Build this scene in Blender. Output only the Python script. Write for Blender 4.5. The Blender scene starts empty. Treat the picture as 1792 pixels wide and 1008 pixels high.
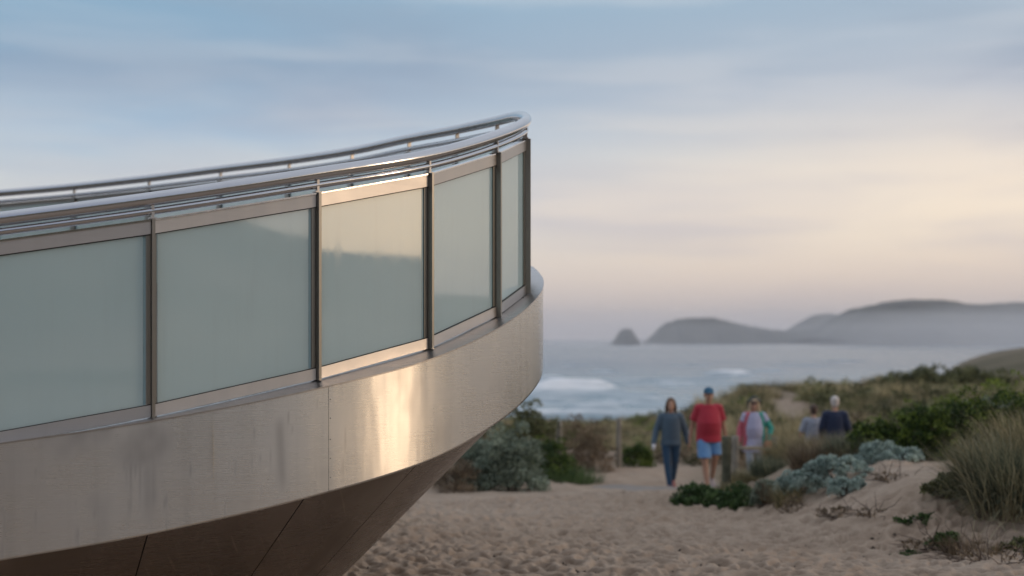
import bpy, math, random
import numpy as np
from mathutils import Vector, Matrix

# ------------------------------------------------------------------ camera
SC = bpy.context.scene
COL = SC.collection
F = 2488.9            # focal length in photo pixels (50 mm on 36 mm, 1792 px)
HY = 593.0            # horizon row in the photo
CZ = 10.0             # eye height above the sea
R = math.radians
cam_d = bpy.data.cameras.new('camera')
cam = bpy.data.objects.new('camera', cam_d)
COL.objects.link(cam)
cam.location = (0, 0, CZ)
cam.rotation_euler = (R(90), 0, 0)
cam_d.lens = 50
cam_d.sensor_width = 36
cam_d.shift_y = (HY - 504) / 1792
cam_d.clip_start = 0.1
cam_d.clip_end = 60000
cam_d.dof.use_dof = True
cam_d.dof.focus_distance = 8.5
cam_d.dof.aperture_fstop = 1.45
SC.camera = cam

# ------------------------------------------------------------------ sky
SUN_AZ, SUN_EL = 101.0, 12.0      # clockwise from +Y
world = bpy.data.worlds.new("World")
SC.world = world
world.use_nodes = True
wt = world.node_tree
wt.nodes.clear()


class NT:
    """tiny node helper"""
    def __init__(s, tree):
        s.t = tree

    def n(s, typ, **kw):
        nd = s.t.nodes.new(typ)
        for k, v in kw.items():
            if k.startswith('i_'):
                nd.inputs[k[2:].replace('_', ' ')].default_value = v
            else:
                setattr(nd, k, v)
        return nd

    def l(s, a, b):
        s.t.links.new(a, b)

    def m(s, op, a, b=None, c=None, clamp=False):
        nd = s.t.nodes.new('ShaderNodeMath')
        nd.operation = op
        nd.use_clamp = clamp
        for i, v in enumerate((a, b, c)):
            if v is None:
                continue
            if isinstance(v, (int, float)):
                nd.inputs[i].default_value = v
            else:
                s.l(v, nd.inputs[i])
        return nd.outputs[0]

    def mix(s, fac, a, b, blend='MIX'):
        nd = s.t.nodes.new('ShaderNodeMix')
        nd.data_type = 'RGBA'
        nd.blend_type = blend
        for sock, v in ((nd.inputs[0], fac), (nd.inputs[6], a), (nd.inputs[7], b)):
            if hasattr(v, 'is_linked') or hasattr(v, 'links'):
                s.l(v, sock)
            elif isinstance(v, (int, float)):
                sock.default_value = v
            else:
                sock.default_value = (*v[:3], 1)
        return nd.outputs[2]

    def ramp(s, fac, stops, interp='LINEAR'):
        nd = s.t.nodes.new('ShaderNodeValToRGB')
        cr = nd.color_ramp
        cr.interpolation = interp
        while len(cr.elements) < len(stops):
            cr.elements.new(0.5)
        for e, (p, c) in zip(cr.elements, stops):
            e.position = p
            e.color = (*c[:3], 1) if hasattr(c, '__len__') else (c, c, c, 1)
        s.l(fac, nd.inputs[0])
        return nd.outputs[0]

    def noise(s, vec, scale, detail=4, rough=0.5, dist=0.0):
        nd = s.t.nodes.new('ShaderNodeTexNoise')
        nd.inputs['Scale'].default_value = scale
        nd.inputs['Detail'].default_value = detail
        nd.inputs['Roughness'].default_value = rough
        nd.inputs['Distortion'].default_value = dist
        if vec is not None:
            s.l(vec, nd.inputs['Vector'])
        return nd.outputs['Fac']

    def mapping(s, vec, scale=(1, 1, 1), rot=(0, 0, 0), loc=(0, 0, 0)):
        nd = s.t.nodes.new('ShaderNodeMapping')
        nd.inputs['Scale'].default_value = scale
        nd.inputs['Rotation'].default_value = rot
        nd.inputs['Location'].default_value = loc
        s.l(vec, nd.inputs['Vector'])
        return nd.outputs[0]


def lin(r, g, b):
    return tuple(((c / 255) / 12.92 if c / 255 < 0.04045 else ((c / 255 + 0.055) / 1.055) ** 2.4) for c in (r, g, b))


W = NT(wt)
tc = W.n('ShaderNodeTexCoord')
D = tc.outputs['Generated']
sep = W.n('ShaderNodeSeparateXYZ')
W.l(D, sep.inputs[0])
dx, dy, dz = sep.outputs
el = W.m('MULTIPLY', W.m('MAXIMUM', dz, 0.0), 3.6, clamp=True)     # 0..16 deg -> 0..1
# blue side (left of the view), warm side (right), as functions of height
left = W.ramp(el, [(0.0, lin(210, 196, 192)), (0.16, lin(218, 206, 196)), (0.36, lin(178, 192, 202)), (0.5, lin(148, 176, 200)),
                   (0.66, lin(124, 150, 176)), (0.85, lin(120, 156, 182)), (1.0, lin(155, 174, 192))])
right = W.ramp(el, [(0.0, lin(212, 190, 182)), (0.1, lin(226, 200, 182)), (0.25, (0.90, 0.74, 0.57)), (0.42, (0.82, 0.69, 0.57)),
                    (0.6, lin(176, 180, 190)), (0.85, lin(148, 168, 186)), (1.0, lin(172, 178, 188))])
side = W.m('MULTIPLY_ADD', dx, 1.9, 0.42, clamp=True)
sky = W.mix(side, left, right)
# streaky cloud
warp = W.mapping(D, scale=(1.3, 1.3, 7.5), rot=(0.0, R(-5), 0.0))
n1 = W.noise(warp, 2.1, 4, 0.45, 0.4)
n2 = W.noise(W.mapping(D, scale=(1.8, 1.8, 14.0), rot=(0, R(4), 0), loc=(3, 1, 7)), 2.4, 4, 0.5, 0.3)
cl = W.ramp(n1, [(0.38, 0.0), (0.62, 1.0)], 'EASE')
cl2 = W.ramp(n2, [(0.42, 0.0), (0.66, 1.0)], 'EASE')
warmc = W.ramp(el, [(0.0, lin(215, 190, 176)), (0.3, (0.94, 0.78, 0.60)), (0.6, lin(194, 194, 198)), (1.0, lin(172, 188, 200))])
mauve = W.ramp(el, [(0.0, lin(180, 168, 172)), (0.35, lin(178, 172, 186)), (0.7, lin(122, 138, 162)), (1.0, lin(136, 152, 168))])
sky = W.mix(W.m('MULTIPLY', cl, 0.5), sky, mauve)
sky = W.mix(W.m('MULTIPLY', W.m('MULTIPLY', cl2, W.m('MULTIPLY_ADD', side, 0.5, 0.35)), 0.65), sky, warmc)
# dusk glow above the place where the sun has just gone down, off to the right
sunv = (math.sin(R(SUN_AZ)), math.cos(R(SUN_AZ)), 0.17)
dot = W.n('ShaderNodeVectorMath', operation='DOT_PRODUCT')
W.l(D, dot.inputs[0])
dot.inputs[1].default_value = Vector(sunv).normalized()
g1 = W.m('POWER', W.m('MAXIMUM', dot.outputs['Value'], 0.0), 60.0)
g2 = W.m('POWER', W.m('MAXIMUM', dot.outputs['Value'], 0.0), 3.0)
glow = W.mix(1.0, W.mix(g1, (0, 0, 0), (1.25, 0.80, 0.42)), W.mix(g2, (0, 0, 0), (0.19, 0.13, 0.08)), 'ADD')
low = W.ramp(dz, [(0.0, 1.0), (0.35, 0.0)])
glow = W.mix(1.0, glow, low, 'MULTIPLY')
sky = W.mix(1.0, sky, glow, 'ADD')
# higher overhead the cloud deck is paler and grey
high = W.ramp(dz, [(0.22, 0.0), (0.55, 1.0)])
sky = W.mix(high, sky, lin(196, 202, 212))
# away from the afterglow (behind the viewer, left) the dusk sky is dimmer and bluer
back = W.m('MULTIPLY_ADD', dy, -1.1, -0.12, clamp=True)
back = W.m('MULTIPLY', back, W.m('MULTIPLY_ADD', dx, -0.9, 1.15, clamp=True), clamp=True)
sky = W.mix(W.m('MULTIPLY', back, 0.85), sky, W.mix(1.0, sky, (0.42, 0.45, 0.56), 'MULTIPLY'))
nish = W.n('ShaderNodeTexSky', sky_type='NISHITA')
nish.sun_disc = False
nish.sun_elevation = R(SUN_EL)
nish.sun_rotation = R(SUN_AZ)
nish.altitude = 10
nish.air_density = 1.2
nish.dust_density = 2.0
nb = W.n('ShaderNodeVectorMath', operation='SCALE')
W.l(nish.outputs[0], nb.inputs[0])
nb.inputs['Scale'].default_value = 0.1
sky = W.mix(0.12, sky, nb.outputs[0])
bg = W.n('ShaderNodeBackground')
W.l(sky, bg.inputs[0])
bg.inputs[1].default_value = 1.0
wo = W.n('ShaderNodeOutputWorld')
W.l(bg.outputs[0], wo.inputs[0])

sun_d = bpy.data.lights.new('sun', 'SUN')
sun_d.energy = 0.36
sun_d.angle = R(9)
sun_d.color = (1.0, 0.74, 0.5)
sun = bpy.data.objects.new('sun', sun_d)
COL.objects.link(sun)
sun.location = (30, 0, 30)
sd = Vector((math.sin(R(SUN_AZ)) * math.cos(R(SUN_EL)), math.cos(R(SUN_AZ)) * math.cos(R(SUN_EL)), math.sin(R(SUN_EL))))
sun.rotation_euler = sd.to_track_quat('Z', 'Y').to_euler()

SC.view_settings.view_transform = 'Standard'
SC.view_settings.look = 'None'
SC.view_settings.exposure = 0.42
SC.view_settings.gamma = 1.0
SC.cycles.use_denoising = True
SC.cycles.max_bounces = 8
SC.cycles.volume_bounces = 2
SC.cycles.sample_clamp_indirect = 6

rng = np.random.default_rng(7)
random.seed(7)


# ------------------------------------------------------------------ helpers
def P(px, py, d):
    """a photo pixel at forward distance d, as a point of the place"""
    return np.array([(px - 896) * d / F, d, CZ + (HY - py) * d / F])


def link(o, parent=None):
    COL.objects.link(o)
    if parent is not None:
        o.parent = parent
    return o


def tag(o, label=None, cat=None, group=None, kind=None):
    for k, v in (('label', label), ('category', cat), ('group', group), ('kind', kind)):
        if v:
            o[k] = v
    return o


def empty(name, loc=(0, 0, 0), rotz=0.0):
    o = bpy.data.objects.new(name, None)
    o.empty_display_size = 0.2
    o.location = loc
    o.rotation_euler = (0, 0, rotz)
    return link(o)


def mesh_np(name, v, q, mat, parent=None, smooth=False, attrs=None, mats=None, midx=None):
    """v (n,3), q (m,3|4)"""
    v = np.asarray(v, dtype=np.float32)
    q = np.asarray(q, dtype=np.int32)
    me = bpy.data.meshes.new(name)
    me.vertices.add(len(v))
    me.vertices.foreach_set('co', v.ravel())
    k = q.shape[1]
    me.loops.add(q.size)
    me.loops.foreach_set('vertex_index', q.ravel())
    me.polygons.add(len(q))
    me.polygons.foreach_set('loop_start', np.arange(0, q.size, k, dtype=np.int32))
    me.polygons.foreach_set('use_smooth', np.full(len(q), smooth))
    for m_ in (mats or [mat]):
        me.materials.append(m_)
    if midx is not None:
        me.polygons.foreach_set('material_index', np.asarray(midx, dtype=np.int32))
    me.update(calc_edges=True)
    me.validate()
    if attrs:
        for an, av in attrs.items():
            a = me.attributes.new(an, 'FLOAT', 'POINT')
            a.data.foreach_set('value', np.asarray(av, dtype=np.float32).ravel())
    o = bpy.data.objects.new(name, me)
    return link(o, parent)


def grid_faces(nr, nc, wrap=False):
    """quads of an nr x nc vertex grid, row major"""
    i = np.arange(nr - 1)[:, None]
    j = np.arange(nc if wrap else nc - 1)[None, :]
    j2 = (j + 1) % nc
    a = i * nc + j
    b = i * nc + j2
    c = (i + 1) * nc + j2
    d = (i + 1) * nc + j
    return np.stack([a, b, c, d], -1).reshape(-1, 4)


class MB:
    """collects geometry, then makes ONE mesh object"""
    def __init__(s):
        s.v = []
        s.f = []
        s.n = 0

    def add(s, v, f):
        v = np.asarray(v, float).reshape(-1, 3)
        s.v.append(v)
        s.f += [tuple(int(i) + s.n for i in q) for q in f]
        s.n += len(v)

    def box(s, c, ax, ay, az):
        """centre and three half-axis vectors"""
        c, ax, ay, az = (np.asarray(t, float) for t in (c, ax, ay, az))
        vs = [c + sx * ax + sy * ay + sz * az for sz in (-1, 1) for sy in (-1, 1) for sx in (-1, 1)]
        s.add(vs, [(0, 2, 3, 1), (4, 5, 7, 6), (0, 1, 5, 4), (2, 6, 7, 3), (0, 4, 6, 2), (1, 3, 7, 5)])

    def tube(s, pts, rad, seg=12, cap=True):
        pts = np.asarray(pts, float)
        n = len(pts)
        rad = np.full(n, rad) if np.isscalar(rad) else np.asarray(rad, float)
        t = np.gradient(pts, axis=0)
        t /= np.linalg.norm(t, axis=1)[:, None]
        up = np.array([0, 0, 1.0]) if abs(t[0][2]) < 0.9 else np.array([1.0, 0, 0])
        u = np.cross(up, t[0])
        u /= np.linalg.norm(u)
        vs = []
        a = np.linspace(0, 2 * math.pi, seg, endpoint=False)
        for i in range(n):
            u = u - t[i] * np.dot(u, t[i])
            u /= np.linalg.norm(u)
            w = np.cross(t[i], u)
            vs.append(pts[i] + rad[i] * (np.cos(a)[:, None] * u + np.sin(a)[:, None] * w))
        f = [tuple(q) for q in grid_faces(n, seg, True)]
        if cap:
            f.append(tuple(range(seg))[::-1])
            f.append(tuple((n - 1) * seg + k for k in range(seg)))
        s.add(np.concatenate(vs), f)

    def loft(s, rings, seg=16):
        """rings: (centre, a, b[, frame u, w]) ellipses, closed at both ends"""
        a = np.linspace(0, 2 * math.pi, seg, endpoint=False)
        vs = []
        for r_ in rings:
            c, ra, rb = np.asarray(r_[0], float), r_[1], r_[2]
            u = np.asarray(r_[3], float) if len(r_) > 3 else np.array([1.0, 0, 0])
            w = np.asarray(r_[4], float) if len(r_) > 4 else np.array([0, 1.0, 0])
            vs.append(c + ra * np.cos(a)[:, None] * u + rb * np.sin(a)[:, None] * w)
        f = [tuple(q) for q in grid_faces(len(rings), seg, True)]
        f.append(tuple(range(seg))[::-1])
        f.append(tuple((len(rings) - 1) * seg + k for k in range(seg)))
        s.add(np.concatenate(vs), f)

    def ell(s, c, r, seg=14, rot=None):
        """ellipsoid"""
        c = np.asarray(c, float)
        th = np.linspace(0.12, math.pi - 0.12, seg // 2 + 2)
        a = np.linspace(0, 2 * math.pi, seg, endpoint=False)
        vs = np.stack([np.sin(th)[:, None] * np.cos(a), np.sin(th)[:, None] * np.sin(a), np.repeat(np.cos(th)[:, None], seg, 1)], -1)
        vs = vs.reshape(-1, 3) * np.asarray(r, float)
        if rot is not None:
            vs = vs @ np.array(rot).T
        f = [tuple(q)[::-1] for q in grid_faces(len(th), seg, True)]
        f.append(tuple(range(seg)))
        f.append(tuple((len(th) - 1) * seg + k for k in range(seg))[::-1])
        s.add(vs + c, f)

    def caps(s, a, b, ra, rb, seg=12):
        """tapered capsule"""
        a, b = np.asarray(a, float), np.asarray(b, float)
        d = b - a
        L = np.linalg.norm(d) + 1e-9
        d = d / L
        pts, rr = [], []
        for k in (85, 60, 30):
            pts.append(a - d * ra * math.sin(R(k)))
            rr.append(ra * math.cos(R(k)))
        pts.append(a); rr.append(ra)
        pts.append(b); rr.append(rb)
        for k in (30, 60, 85):
            pts.append(b + d * rb * math.sin(R(k)))
            rr.append(rb * math.cos(R(k)))
        up = np.array([0, 0, 1.0]) if abs(d[2]) < 0.9 else np.array([1.0, 0, 0])
        u = np.cross(up, d); u /= np.linalg.norm(u)
        w = np.cross(d, u)
        s.loft([(p, r_, r_, u, w) for p, r_ in zip(pts, rr)], seg)

    def mesh(s, name):
        me = bpy.data.meshes.new(name)
        me.from_pydata(np.concatenate(s.v).tolist(), [], s.f)
        me.update()
        return me

    def build(s, name, mat, parent=None, smooth=False, loc=None):
        me = s.mesh(name)
        me.materials.append(mat)
        me.polygons.foreach_set('use_smooth', np.full(len(me.polygons), smooth))
        o = bpy.data.objects.new(name, me)
        if loc is not None:
            o.location = loc
        return link(o, parent)

    def fused(s, name, mat, parent=None, voxel=0.011, smooth_it=4):
        """voxel-remeshed into one continuous surface"""
        me = s.mesh(name + '_raw')
        tmp = bpy.data.objects.new('tmp', me)
        COL.objects.link(tmp)
        rm = tmp.modifiers.new('r', 'REMESH')
        rm.mode = 'VOXEL'
        rm.voxel_size = voxel
        sm = tmp.modifiers.new('s', 'SMOOTH')
        sm.factor = 0.5
        sm.iterations = smooth_it
        dg = bpy.context.evaluated_depsgraph_get()
        new = bpy.data.meshes.new_from_object(tmp.evaluated_get(dg))
        bpy.data.objects.remove(tmp)
        new.name = name
        new.materials.clear()
        new.materials.append(mat)
        new.polygons.foreach_set('use_smooth', np.full(len(new.polygons), True))
        o = bpy.data.objects.new(name, new)
        return link(o, parent)


# numpy value noise
_T = np.random.default_rng(3).random((256, 256))


def vn(x, y):
    xi, yi = np.floor(x).astype(int), np.floor(y).astype(int)
    fx, fy = x - xi, y - yi
    fx = fx * fx * (3 - 2 * fx)
    fy = fy * fy * (3 - 2 * fy)
    a = _T[xi & 255, yi & 255]; b = _T[(xi + 1) & 255, yi & 255]
    c = _T[xi & 255, (yi + 1) & 255]; d = _T[(xi + 1) & 255, (yi + 1) & 255]
    return (a * (1 - fx) + b * fx) * (1 - fy) + (c * (1 - fx) + d * fx) * fy


def fbm(x, y, oct=4, gain=0.5):
    s_, a, t = 0, 1.0, 0
    for k in range(oct):
        s_ = s_ + a * vn(x * 2 ** k + 17.3 * k, y * 2 ** k + 9.1 * k)
        t += a
        a *= gain
    return s_ / t - 0.5


def sstep(a, b, x):
    t = np.clip((x - a) / (b - a), 0, 1)
    return t * t * (3 - 2 * t)


# ------------------------------------------------------------------ materials
def new_mat(name):
    m_ = bpy.data.materials.new(name)
    m_.use_nodes = True
    m_.node_tree.nodes.clear()
    N = NT(m_.node_tree)
    out = N.n('ShaderNodeOutputMaterial')
    b = N.n('ShaderNodeBsdfPrincipled')
    N.l(b.outputs[0], out.inputs[0])
    return m_, N, b, out


def mat_simple(name, c, rough=0.8, var=0.25, scale=14.0, metal=0.0, bump=0.0, sheen=0.0):
    m_, N, b, out = new_mat(name)
    t = N.n('ShaderNodeTexCoord')
    n_ = N.noise(t.outputs['Object'], scale, 5, 0.6)
    c2 = tuple(x * (1 - var) for x in c)
    c3 = tuple(min(1, x * (1 + var)) for x in c)
    N.l(N.ramp(n_, [(0.3, c2), (0.7, c3)]), b.inputs['Base Color'])
    b.inputs['Roughness'].default_value = rough
    b.inputs['Metallic'].default_value = metal
    b.inputs['Sheen Weight'].default_value = sheen
    if bump:
        bp = N.n('ShaderNodeBump')
        bp.inputs['Strength'].default_value = bump
        bp.inputs['Distance'].default_value = 0.01
        N.l(N.noise(t.outputs['Object'], scale * 3, 6, 0.7), bp.inputs['Height'])
        N.l(bp.outputs[0], b.inputs['Normal'])
    return m_


def mat_leaf(name, c_dark, c_mid, c_light, rough=0.6, trans=0.25, gain=1.0):
    c_mid, c_light = (tuple(min(.8, x * gain) for x in c) for c in (c_mid, c_light))
    m_, N, b, out = new_mat(name)
    g = N.n('ShaderNodeNewGeometry')
    t = N.n('ShaderNodeTexCoord')
    big = N.noise(t.outputs['Object'], 2.2, 4, 0.65)
    tone = N.n('ShaderNodeAttribute', attribute_name='tone')
    f = N.m('ADD', N.m('MULTIPLY_ADD', g.outputs['Random Per Island'], 0.5, tone.outputs['Fac']), N.m('MULTIPLY', N.m('SUBTRACT', big, 0.27), 1.15))
    col = N.ramp(f, [(0.2, c_dark), (0.5, c_mid), (0.85, c_light)])
    N.l(col, b.inputs['Base Color'])
    b.inputs['Roughness'].default_value = rough
    b.inputs['Specular IOR Level'].default_value = 0.3
    tr = N.n('ShaderNodeBsdfTranslucent')
    N.l(col, tr.inputs[0])
    mx = N.n('ShaderNodeMixShader')
    mx.inputs[0].default_value = trans
    N.l(b.outputs[0], mx.inputs[1])
    N.l(tr.outputs[0], mx.inputs[2])
    N.l(mx.outputs[0], out.inputs[0])
    return m_


def mat_steel(name, c=(0.60, 0.575, 0.55), rough=0.34, brush=True, aniso=0.65, dirt=False, streak=0.5, vertical=False, hair_k=0.13):
    """brushed stainless steel"""
    m_, N, b, out = new_mat(name)
    t = N.n('ShaderNodeTexCoord')
    ob = t.outputs['Object']
    sc = (260, 260, 2.5) if vertical else (0.8, 0.8, 420)
    br = N.noise(N.mapping(ob, scale=sc), 1.0, 3, 0.6)
    if vertical:
        br = N.noise(N.mapping(ob, scale=(260, 260, 3)), 1.0, 3, 0.6)
    blot = N.noise(ob, 1.7, 5, 0.6)
    vstr = N.noise(N.mapping(ob, scale=(9, 9, 0.35)), 1.3, 4, 0.6)
    c = tuple(c)
    col = N.mix(N.m('MULTIPLY', N.ramp(blot, [(0.35, 0.0), (0.7, 1.0)]), 0.35), c, tuple(x * 0.80 for x in c))
    col = N.mix(N.m('MULTIPLY', N.ramp(vstr, [(0.5, 0.0), (0.75, 1.0)]), 0.35 * streak), col, tuple(x * 0.62 for x in c))
    hair = N.noise(N.mapping(ob, scale=(260, 260, 3) if vertical else (0.8, 0.8, 330)), 1.0, 3, 0.6)
    col = N.mix(N.m('MULTIPLY', N.ramp(hair, [(0.4, 0.0), (0.7, 1.0)]), hair_k), col, tuple(x * 0.72 for x in c))
    rg = N.m('ADD', rough, N.m('MULTIPLY', N.m('SUBTRACT', br, 0.5), 0.12))
    rg = N.m('ADD', rg, N.m('MULTIPLY', N.m('SUBTRACT', blot, 0.5), 0.18))
    if 'bronze' in name:
        for rz_, sc_ in ((0.5, 5.0), (-0.9, 7.0)):
            sn = N.noise(N.mapping(ob, scale=(sc_ * 9, sc_ * .25, sc_ * .25), rot=(0.2, rz_, rz_)), 1.0, 2, 0.4)
            col = N.mix(N.m('MULTIPLY', N.ramp(sn, [(0.70, 0.0), (0.74, 1.0)]), 0.35), col, (0.62, 0.52, 0.44))
    if dirt:
        at = N.n('ShaderNodeAttribute', attribute_name='dirt')
        col = N.mix(N.m('MULTIPLY', at.outputs['Fac'], 0.75), col, (0.20, 0.165, 0.135))
        rg = N.m('ADD', rg, N.m('MULTIPLY', at.outputs['Fac'], 0.16))
    N.l(col, b.inputs['Base Color'])
    N.l(rg, b.inputs['Roughness'])
    b.inputs['Metallic'].default_value = 1.0
    if aniso:
        b.inputs['Anisotropic'].default_value = aniso
        b.inputs['Anisotropic Rotation'].default_value = 0.0 if vertical else 0.25
        tg = N.n('ShaderNodeTangent', direction_type='RADIAL', axis='Z')
        N.l(tg.outputs[0], b.inputs['Tangent'])
    bp = N.n('ShaderNodeBump')
    bp.inputs['Strength'].default_value = 0.08
    bp.inputs['Distance'].default_value = 0.002
    N.l(br, bp.inputs['Height'])
    bp2 = N.n('ShaderNodeBump')
    bp2.inputs['Strength'].default_value = 0.45
    bp2.inputs['Distance'].default_value = 0.02
    N.l(N.noise(N.mapping(ob, scale=(2.4, 2.4, 0.5)), 1.0, 3, 0.5), bp2.inputs['Height'])
    N.l(bp.outputs[0], bp2.inputs['Normal'])
    N.l(bp2.outputs[0], b.inputs['Normal'])
    return m_


M = {}
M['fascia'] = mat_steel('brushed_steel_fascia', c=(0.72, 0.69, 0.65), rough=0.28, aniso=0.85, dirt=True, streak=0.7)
M['ledge'] = mat_steel('steel_ledge', c=(0.50, 0.47, 0.46), rough=0.30, aniso=0.0, streak=0.2)
M['bar'] = mat_steel('steel_bar', c=(0.60, 0.555, 0.515), rough=0.46, aniso=0.5, streak=0.3)
M['post'] = mat_steel('steel_post', c=(0.36, 0.34, 0.31), rough=0.38, aniso=0.4, vertical=True, streak=0.2)
M['tube'] = mat_steel('polished_tube', c=(0.56, 0.56, 0.58), rough=0.13, aniso=0.0, streak=0.0)
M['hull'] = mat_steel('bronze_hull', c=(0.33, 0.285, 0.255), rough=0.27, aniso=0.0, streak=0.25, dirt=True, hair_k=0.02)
M['dark'] = mat_simple('dark_gasket', (0.02, 0.02, 0.02), 0.7)
M['deck'] = mat_simple('grey_deck', (0.24, 0.22, 0.2), 0.8, scale=5)


def mat_glass():
    m_, N, b, out = new_mat('frosted_glass')
    t = N.n('ShaderNodeTexCoord')
    ob = t.outputs['Object']
    st = N.noise(N.mapping(ob, scale=(14, 14, 0.7)), 1.6, 5, 0.65)
    bl = N.noise(ob, 1.1, 3, 0.5)
    col = N.mix(N.ramp(bl, [(0.3, 0.0), (0.7, 1.0)]), (0.53, 0.635, 0.645), (0.62, 0.71, 0.70))
    col = N.mix(N.m('MULTIPLY', N.ramp(st, [(0.5, 0.0), (0.72, 1.0)]), 0.22), col, (0.45, 0.49, 0.48))
    N.l(col, b.inputs['Base Color'])
    b.inputs['Roughness'].default_value = 0.6
    b.inputs['Specular IOR Level'].default_value = 0.2
    b.inputs['Coat Weight'].default_value = 1.0
    b.inputs['Coat IOR'].default_value = 3.3
    rr = N.m('MULTIPLY_ADD', N.ramp(st, [(0.4, 0.0), (0.75, 1.0)]), 0.05, 0.02)
    N.l(rr, b.inputs['Coat Roughness'])
    tr = N.n('ShaderNodeBsdfTranslucent')
    tr.inputs[0].default_value = (0.82, 0.92, 0.91, 1)
    mx = N.n('ShaderNodeMixShader')
    mx.inputs[0].default_value = 0.42
    N.l(b.outputs[0], mx.inputs[1])
    N.l(tr.outputs[0], mx.inputs[2])
    N.l(mx.outputs[0], out.inputs[0])
    return m_


M['glass'] = mat_glass()
M['glass_edge'] = mat_simple('glass_edge', (0.30, 0.42, 0.44), 0.2, 0.05)


def mat_ground():
    m_, N, b, out = new_mat('dune_sand')
    t = N.n('ShaderNodeTexCoord')
    ob = t.outputs['Object']
    n_big = N.noise(ob, 0.35, 5, 0.6)
    n_mid = N.noise(ob, 3.0, 5, 0.6)
    n_fine = N.noise(ob, 60.0, 4, 0.7)
    sand = N.ramp(n_mid, [(0.3, (0.30, 0.222, 0.162)), (0.7, (0.43, 0.33, 0.25))])
    sand = N.mix(N.m('MULTIPLY', N.ramp(n_big, [(0.4, 0.0), (0.65, 1.0)]), 0.4), sand, (0.44, 0.36, 0.29))
    sand = N.mix(N.m('MULTIPLY', N.ramp(n_fine, [(0.55, 0.0), (0.75, 1.0)]), 0.55), sand, (0.15, 0.11, 0.08))
    lit = N.n('ShaderNodeAttribute', attribute_name='litter')
    sand = N.mix(N.m('MULTIPLY', lit.outputs['Fac'], N.ramp(n_mid, [(0.35, 0.25), (0.6, 1.0)])), sand, (0.17, 0.135, 0.09))
    heath = N.ramp(N.noise(ob, 0.05, 8, 0.7), [(0.3, (0.045, 0.055, 0.03)), (0.5, (0.10, 0.088, 0.052)), (0.7, (0.23, 0.185, 0.125))])
    hv = N.n('ShaderNodeAttribute', attribute_name='heath')
    col = N.mix(hv.outputs['Fac'], sand, heath)
    N.l(col, b.inputs['Base Color'])
    b.inputs['Roughness'].default_value = 0.95
    b.inputs['Specular IOR Level'].default_value = 0.15
    bp = N.n('ShaderNodeBump')
    bp.inputs['Strength'].default_value = 0.6
    bp.inputs['Distance'].default_value = 0.035
    N.l(N.noise(ob, 14.0, 6, 0.7), bp.inputs['Height'])
    N.l(bp.outputs[0], b.inputs['Normal'])
    return m_


def mat_sea():
    m_, N, b, out = new_mat('sea_water')
    t = N.n('ShaderNodeTexCoord')
    ob = t.outputs['Object']
    at = N.n('ShaderNodeAttribute', attribute_name='foam')
    sh = N.n('ShaderNodeAttribute', attribute_name='shallow')
    col = N.mix(sh.outputs['Fac'], (0.04, 0.085, 0.14), (0.10, 0.20, 0.26))
    lace = N.noise(N.mapping(ob, scale=(0.10, 0.22, 1)), 1.0, 6, 0.7, 0.5)
    f = N.m('MULTIPLY', at.outputs['Fac'], N.ramp(lace, [(0.36, 0.25), (0.6, 1.0)]), clamp=True)
    col = N.mix(f, col, (0.88, 0.89, 0.90))
    N.l(col, b.inputs['Base Color'])
    N.l(N.m('MULTIPLY_ADD', f, 0.5, 0.22), b.inputs['Roughness'])
    bp = N.n('ShaderNodeBump')
    bp.inputs['Strength'].default_value = 0.9
    bp.inputs['Distance'].default_value = 0.5
    N.l(N.noise(N.mapping(ob, scale=(0.05, 0.13, 1)), 1.0, 8, 0.7, 0.3), bp.inputs['Height'])
    N.l(bp.outputs[0], b.inputs['Normal'])
    return m_


M['ground'] = mat_ground()
M['sea'] = mat_sea()
M['path'] = mat_simple('path_grey', (0.245, 0.212, 0.185), 0.9, 0.12, 2.2, bump=0.5)
M['hill'] = mat_simple('headland_rock', (0.07, 0.066, 0.055), 0.95, 0.75, 0.012)
M['wood'] = mat_simple('weathered_wood', (0.25, 0.225, 0.185), 0.9, 0.35, 9, bump=0.5)
M['wood_mould'] = mat_simple('mouldy_wood', (0.085, 0.085, 0.055), 0.9, 0.5, 7, bump=0.5)
M['tips'] = mat_leaf('lit_leaf', (0.07, 0.11, 0.018), (0.17, 0.23, 0.035), (0.30, 0.36, 0.07), 0.45)  # yellower green standing for light on the hedge tops
M['pale_stalk'] = mat_leaf('pale_stalk', (0.22, 0.20, 0.12), (0.38, 0.34, 0.21), (0.55, 0.48, 0.32), 0.7)
M['twig'] = mat_simple('twig', (0.11, 0.08, 0.06), 0.9, 0.3)
M['salt'] = mat_leaf('saltbush_leaf', (0.045, 0.062, 0.042), (0.17, 0.205, 0.155), (0.34, 0.39, 0.30), gain=1.3)
M['silver'] = mat_leaf('silver_leaf', (0.12, 0.17, 0.15), (0.30, 0.37, 0.335), (0.50, 0.56, 0.50), gain=1.35)
M['green'] = mat_leaf('green_leaf', (0.015, 0.032, 0.008), (0.05, 0.095, 0.02), (0.24, 0.30, 0.05), 0.45)
M['olive'] = mat_leaf('olive_leaf', (0.035, 0.042, 0.018), (0.095, 0.105, 0.045), (0.24, 0.23, 0.11), gain=1.35)
M['brown'] = mat_leaf('brown_leaf', (0.05, 0.036, 0.024), (0.15, 0.11, 0.07), (0.33, 0.245, 0.16), gain=1.35)
M['straw'] = mat_leaf('straw_blade', (0.06, 0.062, 0.03), (0.20, 0.175, 0.095), (0.50, 0.41, 0.24), 0.7, gain=1.3)
M['reed'] = mat_leaf('grey_reed', (0.045, 0.06, 0.038), (0.12, 0.14, 0.095), (0.46, 0.42, 0.27), 0.6, gain=1.25)
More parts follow.
